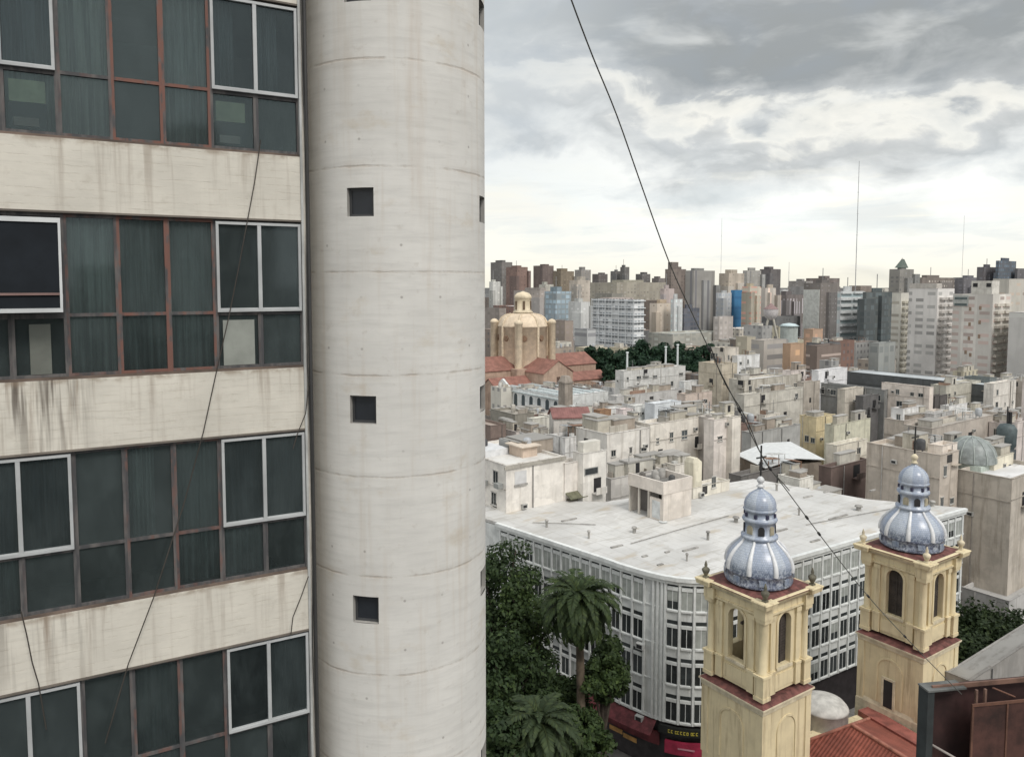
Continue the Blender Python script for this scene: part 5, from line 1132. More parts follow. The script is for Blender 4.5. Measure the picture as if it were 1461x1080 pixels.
rows = lambda n, r, w=1.1, h=1.4, top=1.0, fl=3.1, f='r': (f, n, r, w, h, top, fl)
H2 = [ # name, label, cat, pxc, py, D, pxl, pxr, colour, roof, kwargs
 ('long_cream_house', 'long cream building with two dark square windows behind the rooftop houses', 'building', 928, 606, 122, 905, 1006, CR, (.42, .40, .37), dict(win=[rows(4, 1, 1.1, 1.5, 1.8)], clutter=5, ybot=662)),
 ('pale_house', 'pale blank house wall left of the long cream building, with grimy roof edge', 'house', 866, 620, 116, 822, 927, (.60, .56, .49), (.40, .39, .37), dict(win=[rows(3, 1, 1.0, 1.0, 2.6)], clutter=3, ybot=660)),
 ('brown_party_wall', 'narrow grey brown wall between the long cream building and the pink tower house', 'building', 1004, 596, 128, 996, 1020, (.33, .29, .25), (.36, .34, .32), dict(ybot=650)),
 ('pink_tower_house', 'tall narrow pink house with small brown windows, left of the white metal roof', 'house', 1019, 600, 121, 1006, 1044, (.58, .50, .43), (.42, .4, .37), dict(win=[rows(2, 1, .9, 1.3, 2.2)], clutter=1, ybot=690)),
 ('cream_pier_house', 'slim cream house edge between pink tower house and white metal roof', 'house', 1045, 596, 122, 1041, 1057, (.56, .50, .40), (.42, .4, .37), dict(ybot=690)),
 ('grey_yard_house', 'low grimy grey yard building just behind the rooftop houses, cluttered roof', 'building', 872, 684, 106, 850, 990, (.42, .39, .35), (.26, .25, .235), dict(clutter=14, ybot=700)),
 ('dark_shed', 'dark roofed shed directly behind the white flat roof, under the white metal roof', 'shed', 1058, 680, 114, 1040, 1130, (.20, .18, .165), (.15, .15, .15), dict(clutter=2, ybot=690)),
 ('brown_brick_house', 'dark red brown brick house behind the right part of the white flat roof', 'house', 1186, 668, 112, 1172, 1240, (.19, .105, .08), (.20, .19, .18), dict(ybot=712, clutter=1)),
 ('small_cream_house', 'small cream house with one brown window above the red brown brick house', 'house', 1194, 636, 128, 1180, 1238, (.62, .55, .40), (.40, .41, .38), dict(win=[rows(2, 1, .9, 1.5, .9)], ybot=662)),
 ('yellow_house', 'mustard yellow house with streaked walls, right of the white metal roof', 'house', 1165, 596, 158, 1141, 1192, YE, (.52, .50, .42), dict(win=[rows(3, 2, 1.0, 1.3, 1.0, 3.1, 'l')], clutter=2, ybot=632)),
 ('lime_house', 'pale lime house with long roof edge between mustard house and big brown wall', 'house', 1190, 607, 150, 1180, 1242, (.50, .48, .30), (.44, .43, .34), dict(clutter=3, ybot=640)),
 ('brown_blank_house', 'big blank tan wall house directly behind the farther bell tower dome', 'building', 1342, 650, 101, 1237, 1368, (.43, .345, .255), (.50, .46, .40), dict(win=[('r', 2, 2, 1.1, 1.4, 1.6, 4.2)], clutter=3, ybot=720, dirt=.45)),
 ('tan_blank_block', 'tall blank tan wall block at the right edge with pale roof and ribbed dome', 'building', 1444, 684, 99, 1367, 1500, (.40, .335, .25), (.54, .54, .51), dict(ybot=825, dirt=.45, clutter=0)),
 ('grey_roof_hall', 'hall with big grey corrugated roof right of the farther bell tower, above the rusty sign', 'hall', 1384, 972, 64, 1368, 1580, (.30, .28, .25), (.185, .18, .165), dict(ybot=975, par=.05)),
 ('low_grey_house', 'low grey flat roofed house at the foot of the tall tan block', 'house', 1440, 858, 96, 1372, 1500, (.36, .35, .33), (.33, .325, .31), dict(clutter=4, ybot=866)),
 ('olive_house', 'olive walled house in the gap below the white arcaded hall', 'house', 735, 592, 182, 700, 762, OL, (.30, .27, .22), dict(ybot=622, clutter=1)),
 ('brick_house', 'brown brick house beside the stair tower edge below the arcaded hall', 'house', 700, 608, 168, 660, 722, (.27, .165, .12), (.26, .2, .16), dict(ybot=632)),
 ('small_white_house', 'small ivory house with two windows, left of the house with red roof', 'house', 760, 598, 165, 752, 784, (.66, .64, .52), (.46, .45, .42), dict(win=[rows(2, 1, 1.2, 1.7, 1.0)], ybot=626)),
 ('grey_white_block', 'grey white block with battered parapet rooms in front of the plaza trees', 'building', 890, 530, 236, 878, 978, (.48, .48, .45), (.40, .40, .39), dict(win=[rows(7, 2, 1.5, 1.6, 1.6)], clutter=5, ybot=556)),
 ('small_white_annex', 'little white annex house right of the grey white block', 'house', 976, 545, 226, 972, 1000, (.64, .66, .65), (.5, .5, .49), dict(win=[rows(1, 1, 1.3, 1.3, 1.0)], ybot=558)),
 ('stained_beige_chapel', 'large stained beige building with tiny openings right of the plaza trees', 'building', 1030, 520, 222, 997, 1052, (.45, .37, .23), (.40, .36, .28), dict(ybot=566, dirt=.6, clutter=2)),
 ('beige_turret', 'beige turret with two dark windows behind the stained beige building', 'tower', 1034, 497, 236, 1014, 1054, (.46, .40, .31), (.36, .34, .30), dict(win=[rows(3, 1, 1.3, 2.0, 1.8, 3, 'l'), rows(2, 1, 1.3, 2.0, 1.8)], ybot=540)),
 ('peach_terrace', 'peach house with a dark roofed terrace below the small white annex', 'house', 978, 563, 186, 966, 1016, (.50, .37, .28), (.24, .22, .2), dict(win=[rows(2, 1, 1.6, 1.6, 1.2)], clutter=2, ybot=592)),
 ('pale_blue_shed', 'pale blue grey metal shed on the roofs above the long cream building', 'shed', 934, 577, 150, 920, 972, (.46, .51, .55), (.56, .58, .58), dict(ybot=602, dirt=.2)),
 ('white_workshop', 'off-white workshop house left of the pale blue grey shed', 'house', 906, 580, 152, 900, 926, (.54, .55, .52), (.46, .46, .44), dict(win=[rows(2, 1, 1.2, 1.2, .9)], ybot=603)),
 ('pink_hut', 'tiny pink rooftop hut left of the off-white workshop', 'hut', 889, 585, 150, 885, 903, (.62, .50, .48), (.5, .45, .43), dict(ybot=604)),
 ('orange_box_house', 'orange boxy little house on the roofs right of the red roofed house', 'house', 856, 586, 160, 850, 872, (.40, .215, .10), (.34, .22, .15), dict(ybot=604, win=[rows(2, 1, .9, 1.1, .8)])),
 ('white_gap_house', 'white little house between the orange box house and the pink hut', 'house', 872, 584, 163, 868, 886, (.58, .58, .56), (.5, .5, .5), dict(ybot=602)),
 ('grey_flat_roof', 'long grey flat roof in front of the white arcaded hall end', 'building', 880, 566, 205, 868, 975, (.42, .41, .39), (.43, .43, .42), dict(clutter=6, ybot=585)),
 ('white_terrace_house', 'white house with black window slots near the top of the loose cable', 'house', 1052, 508, 236, 1046, 1084, (.62, .63, .62), (.48, .47, .45), dict(win=[rows(3, 2, 1.4, 1.4, 1.4)], ybot=542, clutter=1)),
 ('streaked_grey_house', 'streaked grey beige house under the white terrace house', 'house', 1062, 543, 200, 1040, 1144, (.42, .38, .29), (.60, .62, .61), dict(win=[rows(5, 1, 1.6, 2.2, 1.6)], ybot=580, dirt=.6, clutter=1)),
 ('dark_hip_house', 'house with steep dark grey hip roof left of the white box house', 'house', 1147, 546, 196, 1140, 1170, (.38, .32, .24), (.20, .20, .20), dict(win=[rows(2, 1, .9, 2, 1.0)], ybot=578)),
 ('white_box_house', 'plain bright white box house in the middle of the right hand roofs', 'house', 1168, 529, 200, 1162, 1209, (.66, .66, .68), (.6, .6, .6), dict(ybot=552, dirt=.12)),
 ('long_white_roof', 'long low building with bright white roof below the dark edged grey roof', 'building', 1262, 557, 187, 1165, 1272, (.24, .25, .24), (.60, .61, .58), dict(ybot=578, win=[rows(6, 1, 2, 1.8, 1.0, 3, 'l')])),
 ('brown_cream_house', 'cream brown house with two dark windows under the long white roof', 'house', 1206, 556, 186, 1196, 1232, (.46, .40, .30), (.42, .40, .35), dict(win=[rows(2, 1, 1.2, 1.4, 1.4)], ybot=580)),
 ('dark_grey_garage', 'dark grey open garage front right of the cream brown house', 'garage', 1232, 566, 184, 1226, 1256, (.15, .145, .145), (.5, .5, .47), dict(ybot=578)),
 ('peach_house', 'peach house with white trim and grey recess under the slanted white awning roof', 'house', 1326, 553, 180, 1258, 1332, (.57, .47, .38), (.62, .61, .54), dict(win=[rows(4, 2, 1.5, 1.5, 1.0, 3.1, 'l')], ybot=592)),
 ('grey_metal_roof_hall', 'wide hall with blue grey metal roof and long dark edge', 'hall', 1418, 551, 200, 1206, 1440, (.10, .115, .12), (.33, .365, .385), dict(ybot=560, par=.1)),
 ('teal_glazed_house', 'dark house with teal glazed front at the right end of the blue grey metal roof', 'house', 1412, 540, 206, 1376, 1422, (.16, .20, .20), (.26, .29, .29), dict(win=[rows(5, 1, 1.8, 2.2, 1.0)], ybot=552)),
 ('khaki_house', 'khaki house with one high window below the teal glazed front', 'house', 1350, 551, 196, 1328, 1400, (.42, .39, .29), (.36, .35, .32), dict(win=[rows(2, 1, 1.2, 1.4, 1.6)], ybot=590, clutter=2)),
 ('cream_villa', 'cream villa with two round headed windows at the right edge', 'house', 1418, 548, 190, 1404, 1450, (.56, .51, .43), (.40, .38, .35), dict(win=[rows(3, 2, 1.1, 1.4, 1.6)], ybot=600)),
 ('dark_maroon_house', 'dark house with reddish side wall right of the peach house', 'house', 1334, 566, 192, 1326, 1352, (.12, .10, .095), (.24, .23, .22), dict(win=[rows(2, 3, 1.0, 1.2, .8)], ybot=588)),
 ('pale_roof_terrace', 'low terrace with pale grey sheets below the peach house', 'building', 1290, 601, 160, 1262, 1362, (.44, .36, .28), (.52, .53, .53), dict(ybot=632, clutter=5)),
 ('brown_low_wall_house', 'brown flat walled house behind the ribbed dome', 'house', 1330, 612, 142, 1290, 1430, (.38, .315, .245), (.36, .33, .29), dict(ybot=650, clutter=3)),
 ('white_tank_terrace', 'terrace with white tanks left of the dark water tower', 'building', 1384, 592, 160, 1376, 1430, (.46, .46, .44), (.50, .51, .50), dict(ybot=612, clutter=5)),
 ('grey_roof_yard', 'grey dirty yard roofs above the white metal roof', 'building', 1072, 618, 142, 1058, 1142, (.30, .30, .28), (.28, .285, .27), dict(ybot=632, clutter=12)),
 ('olive_yard_house', 'olive grey house left of the mustard yellow house', 'house', 1062, 564, 176, 1050, 1146, (.43, .40, .32), (.32, .31, .28), dict(ybot=596, win=[rows(4, 1, 1.2, 1.6, 1.0)], clutter=4)),
 ('cream_edge_house', 'cream pink house with open square loggia right of the big blank tan wall', 'house', 1345, 637, 104, 1338, 1366, (.60, .50, .40), (.48, .45, .40), dict(win=[rows(1, 2, 1.4, 1.8, 1.6, 3.4)], ybot=690)),
]
for r in H2:
    name, lab, cat, pxc, py, D, pxl, pxr, c, rc, kw = r
    block(name, lab, cat, pxc, py, D, pxl, pxr, c, rc, **kw)
# red roofed house: white walls, a low red pitched roof
p0 = P(790, 612, 158); e = empty('red_roofed_house', (p0.x, p0.y, 0), R(8)); tag(e, 'white house with low brick red roof in front of the stone chimney tower', 'house')
z = P(790, 597, 158).z; gable(e, 0, 7.6, 0, 5, z, z + 1.6, 'x', plaster((.60, .57, .53), .3), tiles((.25, .12, .11)))
BUILT.append((785, 845, 628, 158, 'the red roofed house'))
# white metal roof
q = [PZ(1050, 645, 19.4), PZ(1092, 664, 19.4), PZ(1177, 652, 19.4), PZ(1128, 627, 19.4)]
cen = sum(q, Vector()) / 4; e = empty('white_roofed_shed', (cen.x, cen.y, 0)); tag(e, 'open shed with broad bright white metal roof left of the mustard yellow house', 'shed')
lq = [(p.x - cen.x, p.y - cen.y) for p in q]; m1 = [(lq[0][i] + lq[3][i]) / 2 for i in (0, 1)]; m2 = [(lq[1][i] + lq[2][i]) / 2 for i in (0, 1)]
b = MB()
for A in ([(*lq[0], 19.0), (*lq[1], 19.0), (*m2, 19.9), (*m1, 19.9)], [(*m1, 19.903), (*m2, 19.903), (*lq[2], 19.0), (*lq[3], 19.0)]):
    B = [(x, y, zz - .12) for x, y, zz in A]; b.add(A + B, [(0, 1, 2, 3), (7, 6, 5, 4), (0, 4, 5, 1), (1, 5, 6, 2), (2, 6, 7, 3), (3, 7, 4, 0)])
b.build('roof', plain((.66, .68, .68), .4, 0., .12), e)
b = MB(); b.prism([(x * .93, y * .93) for x, y in lq], 0, 18.6); b.build('wall', plaster((.26, .22, .18), .5), e)
BUILT.append((1055, 1175, 668, 120, 'the white metal roof'))
# ribbed dome on the tan block
dp = P(1390, 658, 108); e = empty('ribbed_dome_house', (dp.x, dp.y, 20.5), YAW); tag(e, 'grey ribbed glass dome on a pale green base on top of the tan block', 'dome')
h0 = dp.z - 20.5
b = MB(); b.box(-2.6, 7.4, -2.0, 5.0, 0, h0 - .1); b.build('base', plaster((.46, .52, .47), .3), e)
b = MB(); b.box(-1.4, 3.2, -3.2, -2.005, 0, h0 - 1.0); b.build('white_annex', plaster((.62, .60, .57), .2), e)
dprof = [(3.3, h0), (3.25, h0 + .8), (2.85, h0 + 1.9), (2.1, h0 + 2.8), (1.1, h0 + 3.3), (.15, h0 + 3.5)]
b = MB(); b.lathe(dprof, 28, .3, .6); dmo = b.build('dome', plain((.24, .265, .26), .5, 0., .3), e)
for k in range(12):
    a = k * math.pi / 6; m = MB(); m.tube([(.3 + (r + .02) * math.cos(a), .6 + (r + .02) * math.sin(a), z) for r, z in dprof], .07, 5); m.build('rib', plain((.34, .38, .36), .5), dmo)
for x in (4.4, 6.0):
    b = MB(); b.lathe([(.0, 0), (.45, 0), (.5, .05), (.45, .1)], 14); b.v = [(x_, z_, y_) for x_, y_, z_ in b.v]; o = b.build('vent', DARK, e, (x, -2.06, h0 - 1.4))
# dark water tower at the right edge
wp = P(1437, 604, 134); e = empty('water_tower', (wp.x, wp.y, 0)); tag(e, 'dark blue grey water tower rising near the right edge behind the ribbed dome', 'water tower')
b = MB(); b.frus(1.1, 0, 1.1, wp.z - 4.5); b.build('shaft', plain((.10, .115, .125), .7, 0., .3), e)
b = MB(); b.lathe([(1.1, wp.z - 4.6), (1.5, wp.z - 3.9), (1.6, wp.z - 1.0), (1.1, wp.z - .2), (.3, wp.z)], 18); b.build('tank', plain((.075, .10, .105), .6, 0., .3), e)
b = MB(); b.tube([(0, 0, wp.z - .1), (0, 0, wp.z + 3.0)], .12, 6); b.tube([(.5, 0, wp.z - .1), (.5, 0, wp.z + 2.0)], .3, 8); b.build('aerial', DARK, e)
BUILT.append((1420, 1452, 660, 134, 'the dark water tower'))

# ================================================================== FAR CITY: towers and slabs read off the skyline
fw = far_wall
FARS = [ # name, label, pxc, py, D, pxl, pxr, colour, window colour, bay, floor, wf, hf, yaw(None=street grid), ybot
 ('white_slab_office', 'office slab with bright white floor bands left of the plaza trees', 905, 428, 430, 846, 919, (.60, .62, .63), (.07, .085, .10), 2.6, 4.0, .80, .62, None, 500),
 ('beige_tower', 'peach beige blank tower right of the white slab office', 938, 433, 470, 927, 959, (.58, .47, .35), (.30, .23, .17), 6.0, 3.0, .2, .3, None, 478),
 ('pink_slim_tower', 'slim pinkish tower rising behind the peach beige tower', 948, 412, 560, 942, 962, (.50, .43, .42), (.2, .17, .16), 5, 3, .3, .4, None, 435),
 ('white_slim_tower', 'slim white tower with pale blue side right of the peach beige tower', 962, 427, 465, 957, 974, (.60, .62, .62), (.36, .42, .46), 4, 3, .3, .5, None, 476),
 ('slate_block', 'dark slate blue glass block beside the slim white tower', 976, 440, 480, 970, 998, (.13, .14, .17), (.06, .07, .09), 3, 3, .8, .7, None, 476),
 ('striped_grey_tower', 'tall grey tower with vertical dark stripes in the middle of the skyline', 990, 386, 620, 978, 1020, (.30, .30, .29), (.07, .07, .08), 5.5, 90, .40, .96, None, 470),
 ('brown_twin_tower', 'broad grey brown tower with a small roof tower where the cable crosses the skyline', 958, 384, 760, 949, 979, (.22, .185, .165), (.10, .085, .08), 3.5, 3, .5, .5, None, 425),
 ('cream_high_tower', 'cream tower on the skyline above the blue clad building', 1040, 390, 640, 1026, 1062, (.48, .43, .36), (.24, .21, .18), 4, 3, .45, .45, None, 414),
 ('blue_clad_building', 'bright blue clad building in the far city', 1048, 414, 520, 1043, 1060, (.05, .19, .38), (.03, .11, .24), 30, 7, .98, .25, None, 456),
 ('white_grid_block', 'white and grey gridded block left of the blue clad building', 1030, 418, 515, 1022, 1044, (.50, .52, .53), (.18, .2, .23), 3, 3, .5, .5, None, 450),
 ('beige_red_tower', 'beige tower with reddish balcony rows right of the blue clad building', 1070, 409, 500, 1059, 1086, (.53, .47, .35), (.30, .14, .11), 9, 3.4, .7, .4, None, 464),
 ('grey_high_tower', 'plain grey tower on the skyline right of the cream one', 1066, 386, 720, 1060, 1086, (.36, .36, .34), (.2, .2, .2), 4, 3, .4, .45, None, 412),
 ('dark_crest_tower', 'dark brown grey tower with slanting top on the skyline', 1100, 384, 900, 1084, 1114, (.15, .14, .145), (.08, .08, .08), 4, 3, .5, .5, None, 440),
 ('cream_pink_tower', 'cream tower with a faded pink stripe behind the round water tank', 1092, 411, 560, 1086, 1107, (.55, .48, .40), (.52, .33, .28), 9, 60, .25, .95, None, 442),
 ('dark_striped_block', 'dark block with pale vertical bars in the far city', 1122, 421, 600, 1108, 1146, (.19, .17, .17), (.36, .34, .36), 4, 20, .3, .6, None, 442),
 ('white_sided_tower', 'brown grey tower with one blank white side wall', 1171, 404, 520, 1147, 1197, (.20, .185, .175), (.15, .14, .14), 4, 3, .4, .3, None, 490),
 ('white_balcony_block', 'block with white balcony bands and greenish glass', 1200, 416, 455, 1195, 1232, (.58, .60, .60), (.16, .21, .22), 30, 3.9, .97, .60, None, 488),
 ('green_glass_block', 'dark green glass block right of the white balcony bands', 1236, 417, 445, 1231, 1273, (.11, .135, .14), (.06, .075, .08), 3.4, 3.6, .86, .7, None, 492),
 ('grey_mid_block', 'grey block behind the dark block with pale bars', 1150, 401, 760, 1125, 1160, (.30, .29, .285), (.18, .17, .17), 4, 3, .45, .45, None, 425),
 ('brown_back_tower', 'brown grey tower behind the blank white side wall', 1180, 397, 800, 1150, 1198, (.21, .18, .17), (.12, .11, .11), 4, 3, .45, .45, None, 410),
 ('green_capped_tower', 'dark tower with pointed green top left of the white cliff-like blocks', 1284, 384, 560, 1269, 1304, (.25, .25, .235), (.13, .13, .13), 3.6, 3, .5, .5, None, 416),
 ('low_crest_block', 'long brown grey block on the skyline right of the pointed green top', 1316, 396, 640, 1302, 1362, (.24, .21, .19), (.40, .37, .33), 5, 4, .45, .4, None, 414),
 ('narrow_cream_block', 'narrow cream block with dark balcony column at the left of the white blocks', 1286, 418, 372, 1273, 1299, (.58, .55, .46), (.20, .18, .15), 7, 3.1, .75, .45, None, 480),
 ('blank_white_block', 'big blank white block with balcony column on its right side', 1338, 412, 345, 1297, 1362, (.62, .59, .555), (.15, .15, .145), 5.2, 3.0, .66, .5, None, 528),
 ('stained_white_block', 'stained white block with scattered openings and a white roof box', 1417, 420, 318, 1360, 1443, (.62, .58, .51), (.26, .19, .17), 6.0, 3.1, .66, .45, None, 532),
 ('edge_white_block', 'pale white block cut by the right edge, behind pinkish balconies', 1500, 447, 300, 1440, 1530, (.60, .58, .54), (.33, .33, .31), 60, 14, .95, .12, None, 545),
 ('cream_top_block', 'cream flat topped block on the skyline at the right edge', 1440, 398, 400, 1417, 1500, (.55, .51, .42), (.24, .19, .15), 8, 5, .6, .3, None, 440),
 ('navy_stepped_tower', 'dark navy stepped tower highest at the right of the skyline', 1425, 372, 620, 1421, 1450, (.11, .13, .16), (.08, .11, .14), 3.5, 3.2, .6, .6, None, 398),
 ('navy_left_step', 'dark grey lower block left of the navy stepped tower', 1404, 381, 625, 1394, 1422, (.14, .135, .15), (.09, .09, .1), 4, 3, .5, .5, None, 400),
 ('navy_right_step', 'dark grey lower block right of the navy stepped tower', 1452, 383, 630, 1449, 1490, (.15, .15, .165), (.1, .1, .11), 4, 3, .5, .5, None, 400),
 ('slate_low_block', 'long slate coloured low block on the skyline left of the navy tower', 1375, 396, 680, 1360, 1396, (.19, .19, .215), (.12, .12, .13), 5, 3, .5, .5, None, 408),
 ('pale_left_tower', 'pale tower close to the stair tower edge on the skyline', 703, 402, 640, 698, 714, (.52, .52, .48), (.32, .32, .3), 4, 3, .4, .4, None, 436),
 ('grey_left_tower', 'broad dark grey tower nearest the stair tower on the skyline', 716, 374, 900, 700, 731, (.19, .185, .18), (.11, .11, .11), 4, 3, .5, .5, None, 404),
 ('rust_brown_tower', 'reddish brown tower above the left of the cathedral dome', 738, 381, 820, 722, 753, (.25, .165, .14), (.13, .09, .08), 4, 3, .5, .5, None, 440),
 ('dark_stepped_tower', 'dark brown stepped tower right above the cathedral dome', 774, 379, 900, 761, 790, (.19, .15, .14), (.10, .08, .08), 4, 3, .5, .5, None, 410),
 ('olive_tower', 'olive brown tower with flat top right of the dark stepped tower', 800, 387, 850, 789, 819, (.24, .20, .145), (.14, .12, .09), 4, 3, .5, .5, None, 416),
 ('concrete_tower', 'grey concrete tower with pale lower part left of the white slab office', 829, 385, 800, 820, 843, (.31, .30, .285), (.16, .16, .16), 4, 3, .45, .5, None, 400),
 ('dark_small_tower', 'small dark tower on the skyline above the left end of the white slab', 854, 391, 900, 845, 867, (.16, .145, .14), (.1, .1, .1), 4, 3, .5, .5, None, 405),
 ('grey_pair_tower', 'left one of two dark grey skyline towers above the white slab office', 878, 387, 880, 871, 885, (.18, .18, .18), (.1, .1, .1), 4, 3, .5, .5, None, 405),
 ('grey_pair_tower', 'right taller one of two dark grey skyline towers above the white slab office', 891, 381, 870, 885, 898, (.17, .17, .17), (.1, .1, .1), 4, 3, .5, .5, None, 405),
 ('dark_hump_tower', 'dark tower on the skyline above the right end of the white slab', 916, 391, 900, 907, 928, (.16, .155, .155), (.1, .1, .1), 4, 3, .5, .5, None, 408),
 ('grey_hump_tower', 'grey low tower left of where the cable meets the skyline', 940, 397, 900, 930, 950, (.22, .20, .195), (.12, .12, .12), 4, 3, .5, .5, None, 410),
 ('pale_hill_block', 'pale low block behind the cathedral lantern', 778, 406, 700, 769, 790, (.48, .48, .43), (.3, .3, .28), 4, 3, .4, .4, None, 420),
 ('pink_grey_block', 'pinkish grey broad block directly behind the cathedral dome', 770, 415, 560, 733, 787, (.38, .345, .32), (.24, .22, .21), 5, 3, .4, .4, None, 450),
 ('blue_glass_block', 'pale blue grey glass block right of the cathedral dome', 794, 416, 520, 777, 815, (.27, .33, .37), (.19, .25, .29), 4, 3.4, .8, .7, None, 456),
 ('cream_cluster_block', 'cream block with small dark openings above the pale blue glass block', 824, 400, 620, 812, 842, (.50, .46, .40), (.26, .23, .2), 4, 3, .45, .5, None, 434),
 ('white_panel_block', 'slim white block with dark left side left of the white slab office', 829, 431, 500, 811, 842, (.55, .56, .54), (.50, .51, .49), 6, 3, .3, .4, None, 464),
 ('beige_long_block', 'long pale beige block behind the white slab office', 880, 403, 660, 841, 950, (.38, .36, .30), (.2, .19, .17), 4, 3, .5, .5, None, 428),
 ('brown_roof_block', 'brown low block with pink gable right of the cathedral dome', 806, 458, 400, 784, 818, (.33, .28, .24), (.18, .15, .14), 4, 3, .5, .5, None, 492),
 ('grey_left_low_block', 'grey low block at the stair tower edge left of the cathedral dome', 712, 440, 420, 690, 722, (.30, .27, .25), (.16, .14, .13), 4, 3, .6, .5, None, 470),
 ('white_low_wing', 'low white wing at the left foot of the white slab office', 838, 470, 420, 820, 850, (.55, .57, .57), (.1, .1, .11), 20, 3.6, .95, .55, None, 490),
 ('long_pale_terrace', 'long pale terrace building above the plaza trees', 960, 477, 425, 925, 1032, (.42, .43, .39), (.26, .27, .25), 5, 3, .6, .5, None, 492),
 ('white_stepped_block', 'white stepped block right of the long pale terrace', 1026, 452, 440, 1018, 1046, (.50, .47, .45), (.3, .28, .27), 4, 3, .5, .5, None, 480),
 ('orange_house', 'orange rendered house, upper one of the two orange buildings', 1160, 470, 330, 1147, 1174, (.46, .31, .21), (.36, .22, .15), 5, 3, .4, .5, None, 492),
 ('ochre_orange_block', 'ochre orange blank block, lower one of the two orange buildings', 1128, 491, 280, 1117, 1147, (.43, .28, .17), (.38, .24, .14), 9, 5, .3, .4, None, 534),
 ('brown_flat_block', 'brown low block with pale stripe right of the lower orange building', 1166, 494, 292, 1150, 1200, (.24, .19, .165), (.33, .27, .24), 30, 4.5, .8, .2, None, 524),
 ('grey_banded_block', 'grey block with dark horizontal bands left of the lower orange building', 1090, 486, 300, 1072, 1122, (.42, .40, .37), (.12, .12, .125), 30, 4.2, .85, .45, None, 520),
 ('beige_wall_block', 'plain beige block left of the grey block with dark bands', 1066, 481, 320, 1050, 1078, (.48, .45, .35), (.4, .37, .3), 8, 5, .2, .3, None, 520),
 ('grey_glass_low_block', 'small grey glassy block below the dark green glass block', 1254, 490, 300, 1240, 1278, (.28, .31, .31), (.12, .13, .13), 4, 4, .7, .6, None, 512),
]
for i, (name, lab, pxc, py, D, pxl, pxr, c, wc, bay, fl, wf_, hf, yaw, yb) in enumerate(FARS):
    e, W, L, z = block(name, lab, 'building', pxc, py, D, pxl, pxr, c, sc3(c, .8), far=fw(soft((c[0] * 1.06, c[1] * 1.01, c[2] * .96) if max(c) < .52 else sc3(c, 1.1), (.22 if max(c) < .52 else .4) if name != 'blue_clad_building' else 0), wc, bay, fl, wf_, hf, i), ybot=yb, par=1.0)
    rg = random.Random(i * 7 + 1)
    if D > 440 and name not in ('blue_clad_building',):
        for q in range(rg.choice([1, 2, 2])):
            m = MB(); w, hh_ = W * rg.uniform(.2, .45), z * rg.uniform(.80, .96); x = rg.choice([-w * .55, W - w * .3, W * rg.uniform(.2, .5)]); m.box(x, x + w, -rg.uniform(1.0, 3.0), L * rg.uniform(.3, .8), 0, hh_ - rg.uniform(.01, .4)); m.build('wing', fw(soft(sc3(c, rg.choice([.8, 1.1, .92])), .3), wc, bay * rg.choice([.8, 1.2]), fl, wf_ * .9, hf, i + 40), e)
        m = MB(); w, l, h = W * rg.uniform(.3, .5), L * rg.uniform(.3, .6), rg.uniform(1.5, 3.2)
        x, y = rg.uniform(.05, .45) * W, rg.uniform(.05, .4) * L; m.box(x, x + w, y, y + l, z - 1, z + h); m.build('lift_tower', plaster(sc3(c, .85), .3), e)
        if rg.random() < .5: m = MB(); m.tube([(x + w / 2, y + l / 2, z + h), (x + w / 2, y + l / 2, z + h + rg.uniform(3, 9))], .25, 5); m.build('aerial', plain((.25, .25, .25), .6), e)
    if name == 'white_slab_office':
        nb = 9
        for j in range(nb):
            m = MB(); zz = z - .4 - j * 4.0; m.box(-.9, W + .5, -.9, -.01, zz - .5, zz); m.box(-.9, -.01, -.009, L + .5, zz - .5, zz); m.build('floor_band', plain((.64, .66, .67), .6, 0., .1), e)
        for j in range(7): m = MB(); u = L * (j + .0) / 6; m.box(-1.0, -.7, u - .25, u + .25, 0, z + .3); m.build('fin', plain((.60, .62, .63), .6, 0., .1), e)
    if name == 'white_balcony_block':
        for j in range(9):
            m = MB(); zz = z - .2 - j * 3.9; m.box(-.2, W * .46, -1.2, -.01, zz - 1.2, zz); m.box(W * .54, W, -1.2, -.01, zz - 1.2, zz); m.build('balcony', plain((.62, .64, .64), .6, 0., .15), e)
    if name in ('blank_white_block', 'stained_white_block', 'narrow_cream_block'):
        for j in range(14):
            m = MB(); zz = z - 4 - j * 3.05
            if zz < 4: break
            m.box(W * .12, W * .46, -1.3, -.01, zz - 1.1, zz); m.box(W * .56, W * .94, -1.3, -.01, zz - 1.1, zz); m.build('balcony', plaster(sc3(c, .92), .4), e)
    if name == 'blank_white_block':
        m = MB(); m.box(-.1, W * .3, .5, L * .98, z + .1, z + 2.4); m.build('roof_storey', plaster((.52, .49, .45), .3), e)
    if name == 'stained_white_block':
        m = MB(); m.box(.2, W * .4, .6, L * .55, z - .5, z + 5.6); rb_ = m.build('roof_box', plaster((.62, .60, .55), .3), e)
        for u in (L * .12, L * .45): m = MB(); m.box(.10, .195, u - .9, u + .9, z + 3.0, z + 4.6); m.build('opening', DARK, rb_)
        for (u, zz) in ((.30, 5), (.30, 11), (.30, 17), (.55, 5.5), (.55, 12), (.55, 18), (.62, 24), (.5, 25)):
            m = MB(); m.box(-.06, .0, L * u - .5, L * u + .5, z - zz - 1.6, z - zz); m.build('opening', plain((.30, .22, .16), .8, 0., .3), e)
        m = MB(); m.box(-.25, -.01, L * .60, L * .98, z - 5.2, z - .6); m.build('loggia', plaster((.44, .46, .44), .3), e)
        for zz in (1.4, 4.0): m = MB(); m.box(-.3, -.251, L * .63, L * .95, z - zz - 1.0, z - zz); m.build('opening', plain((.10, .13, .13), .5), e)
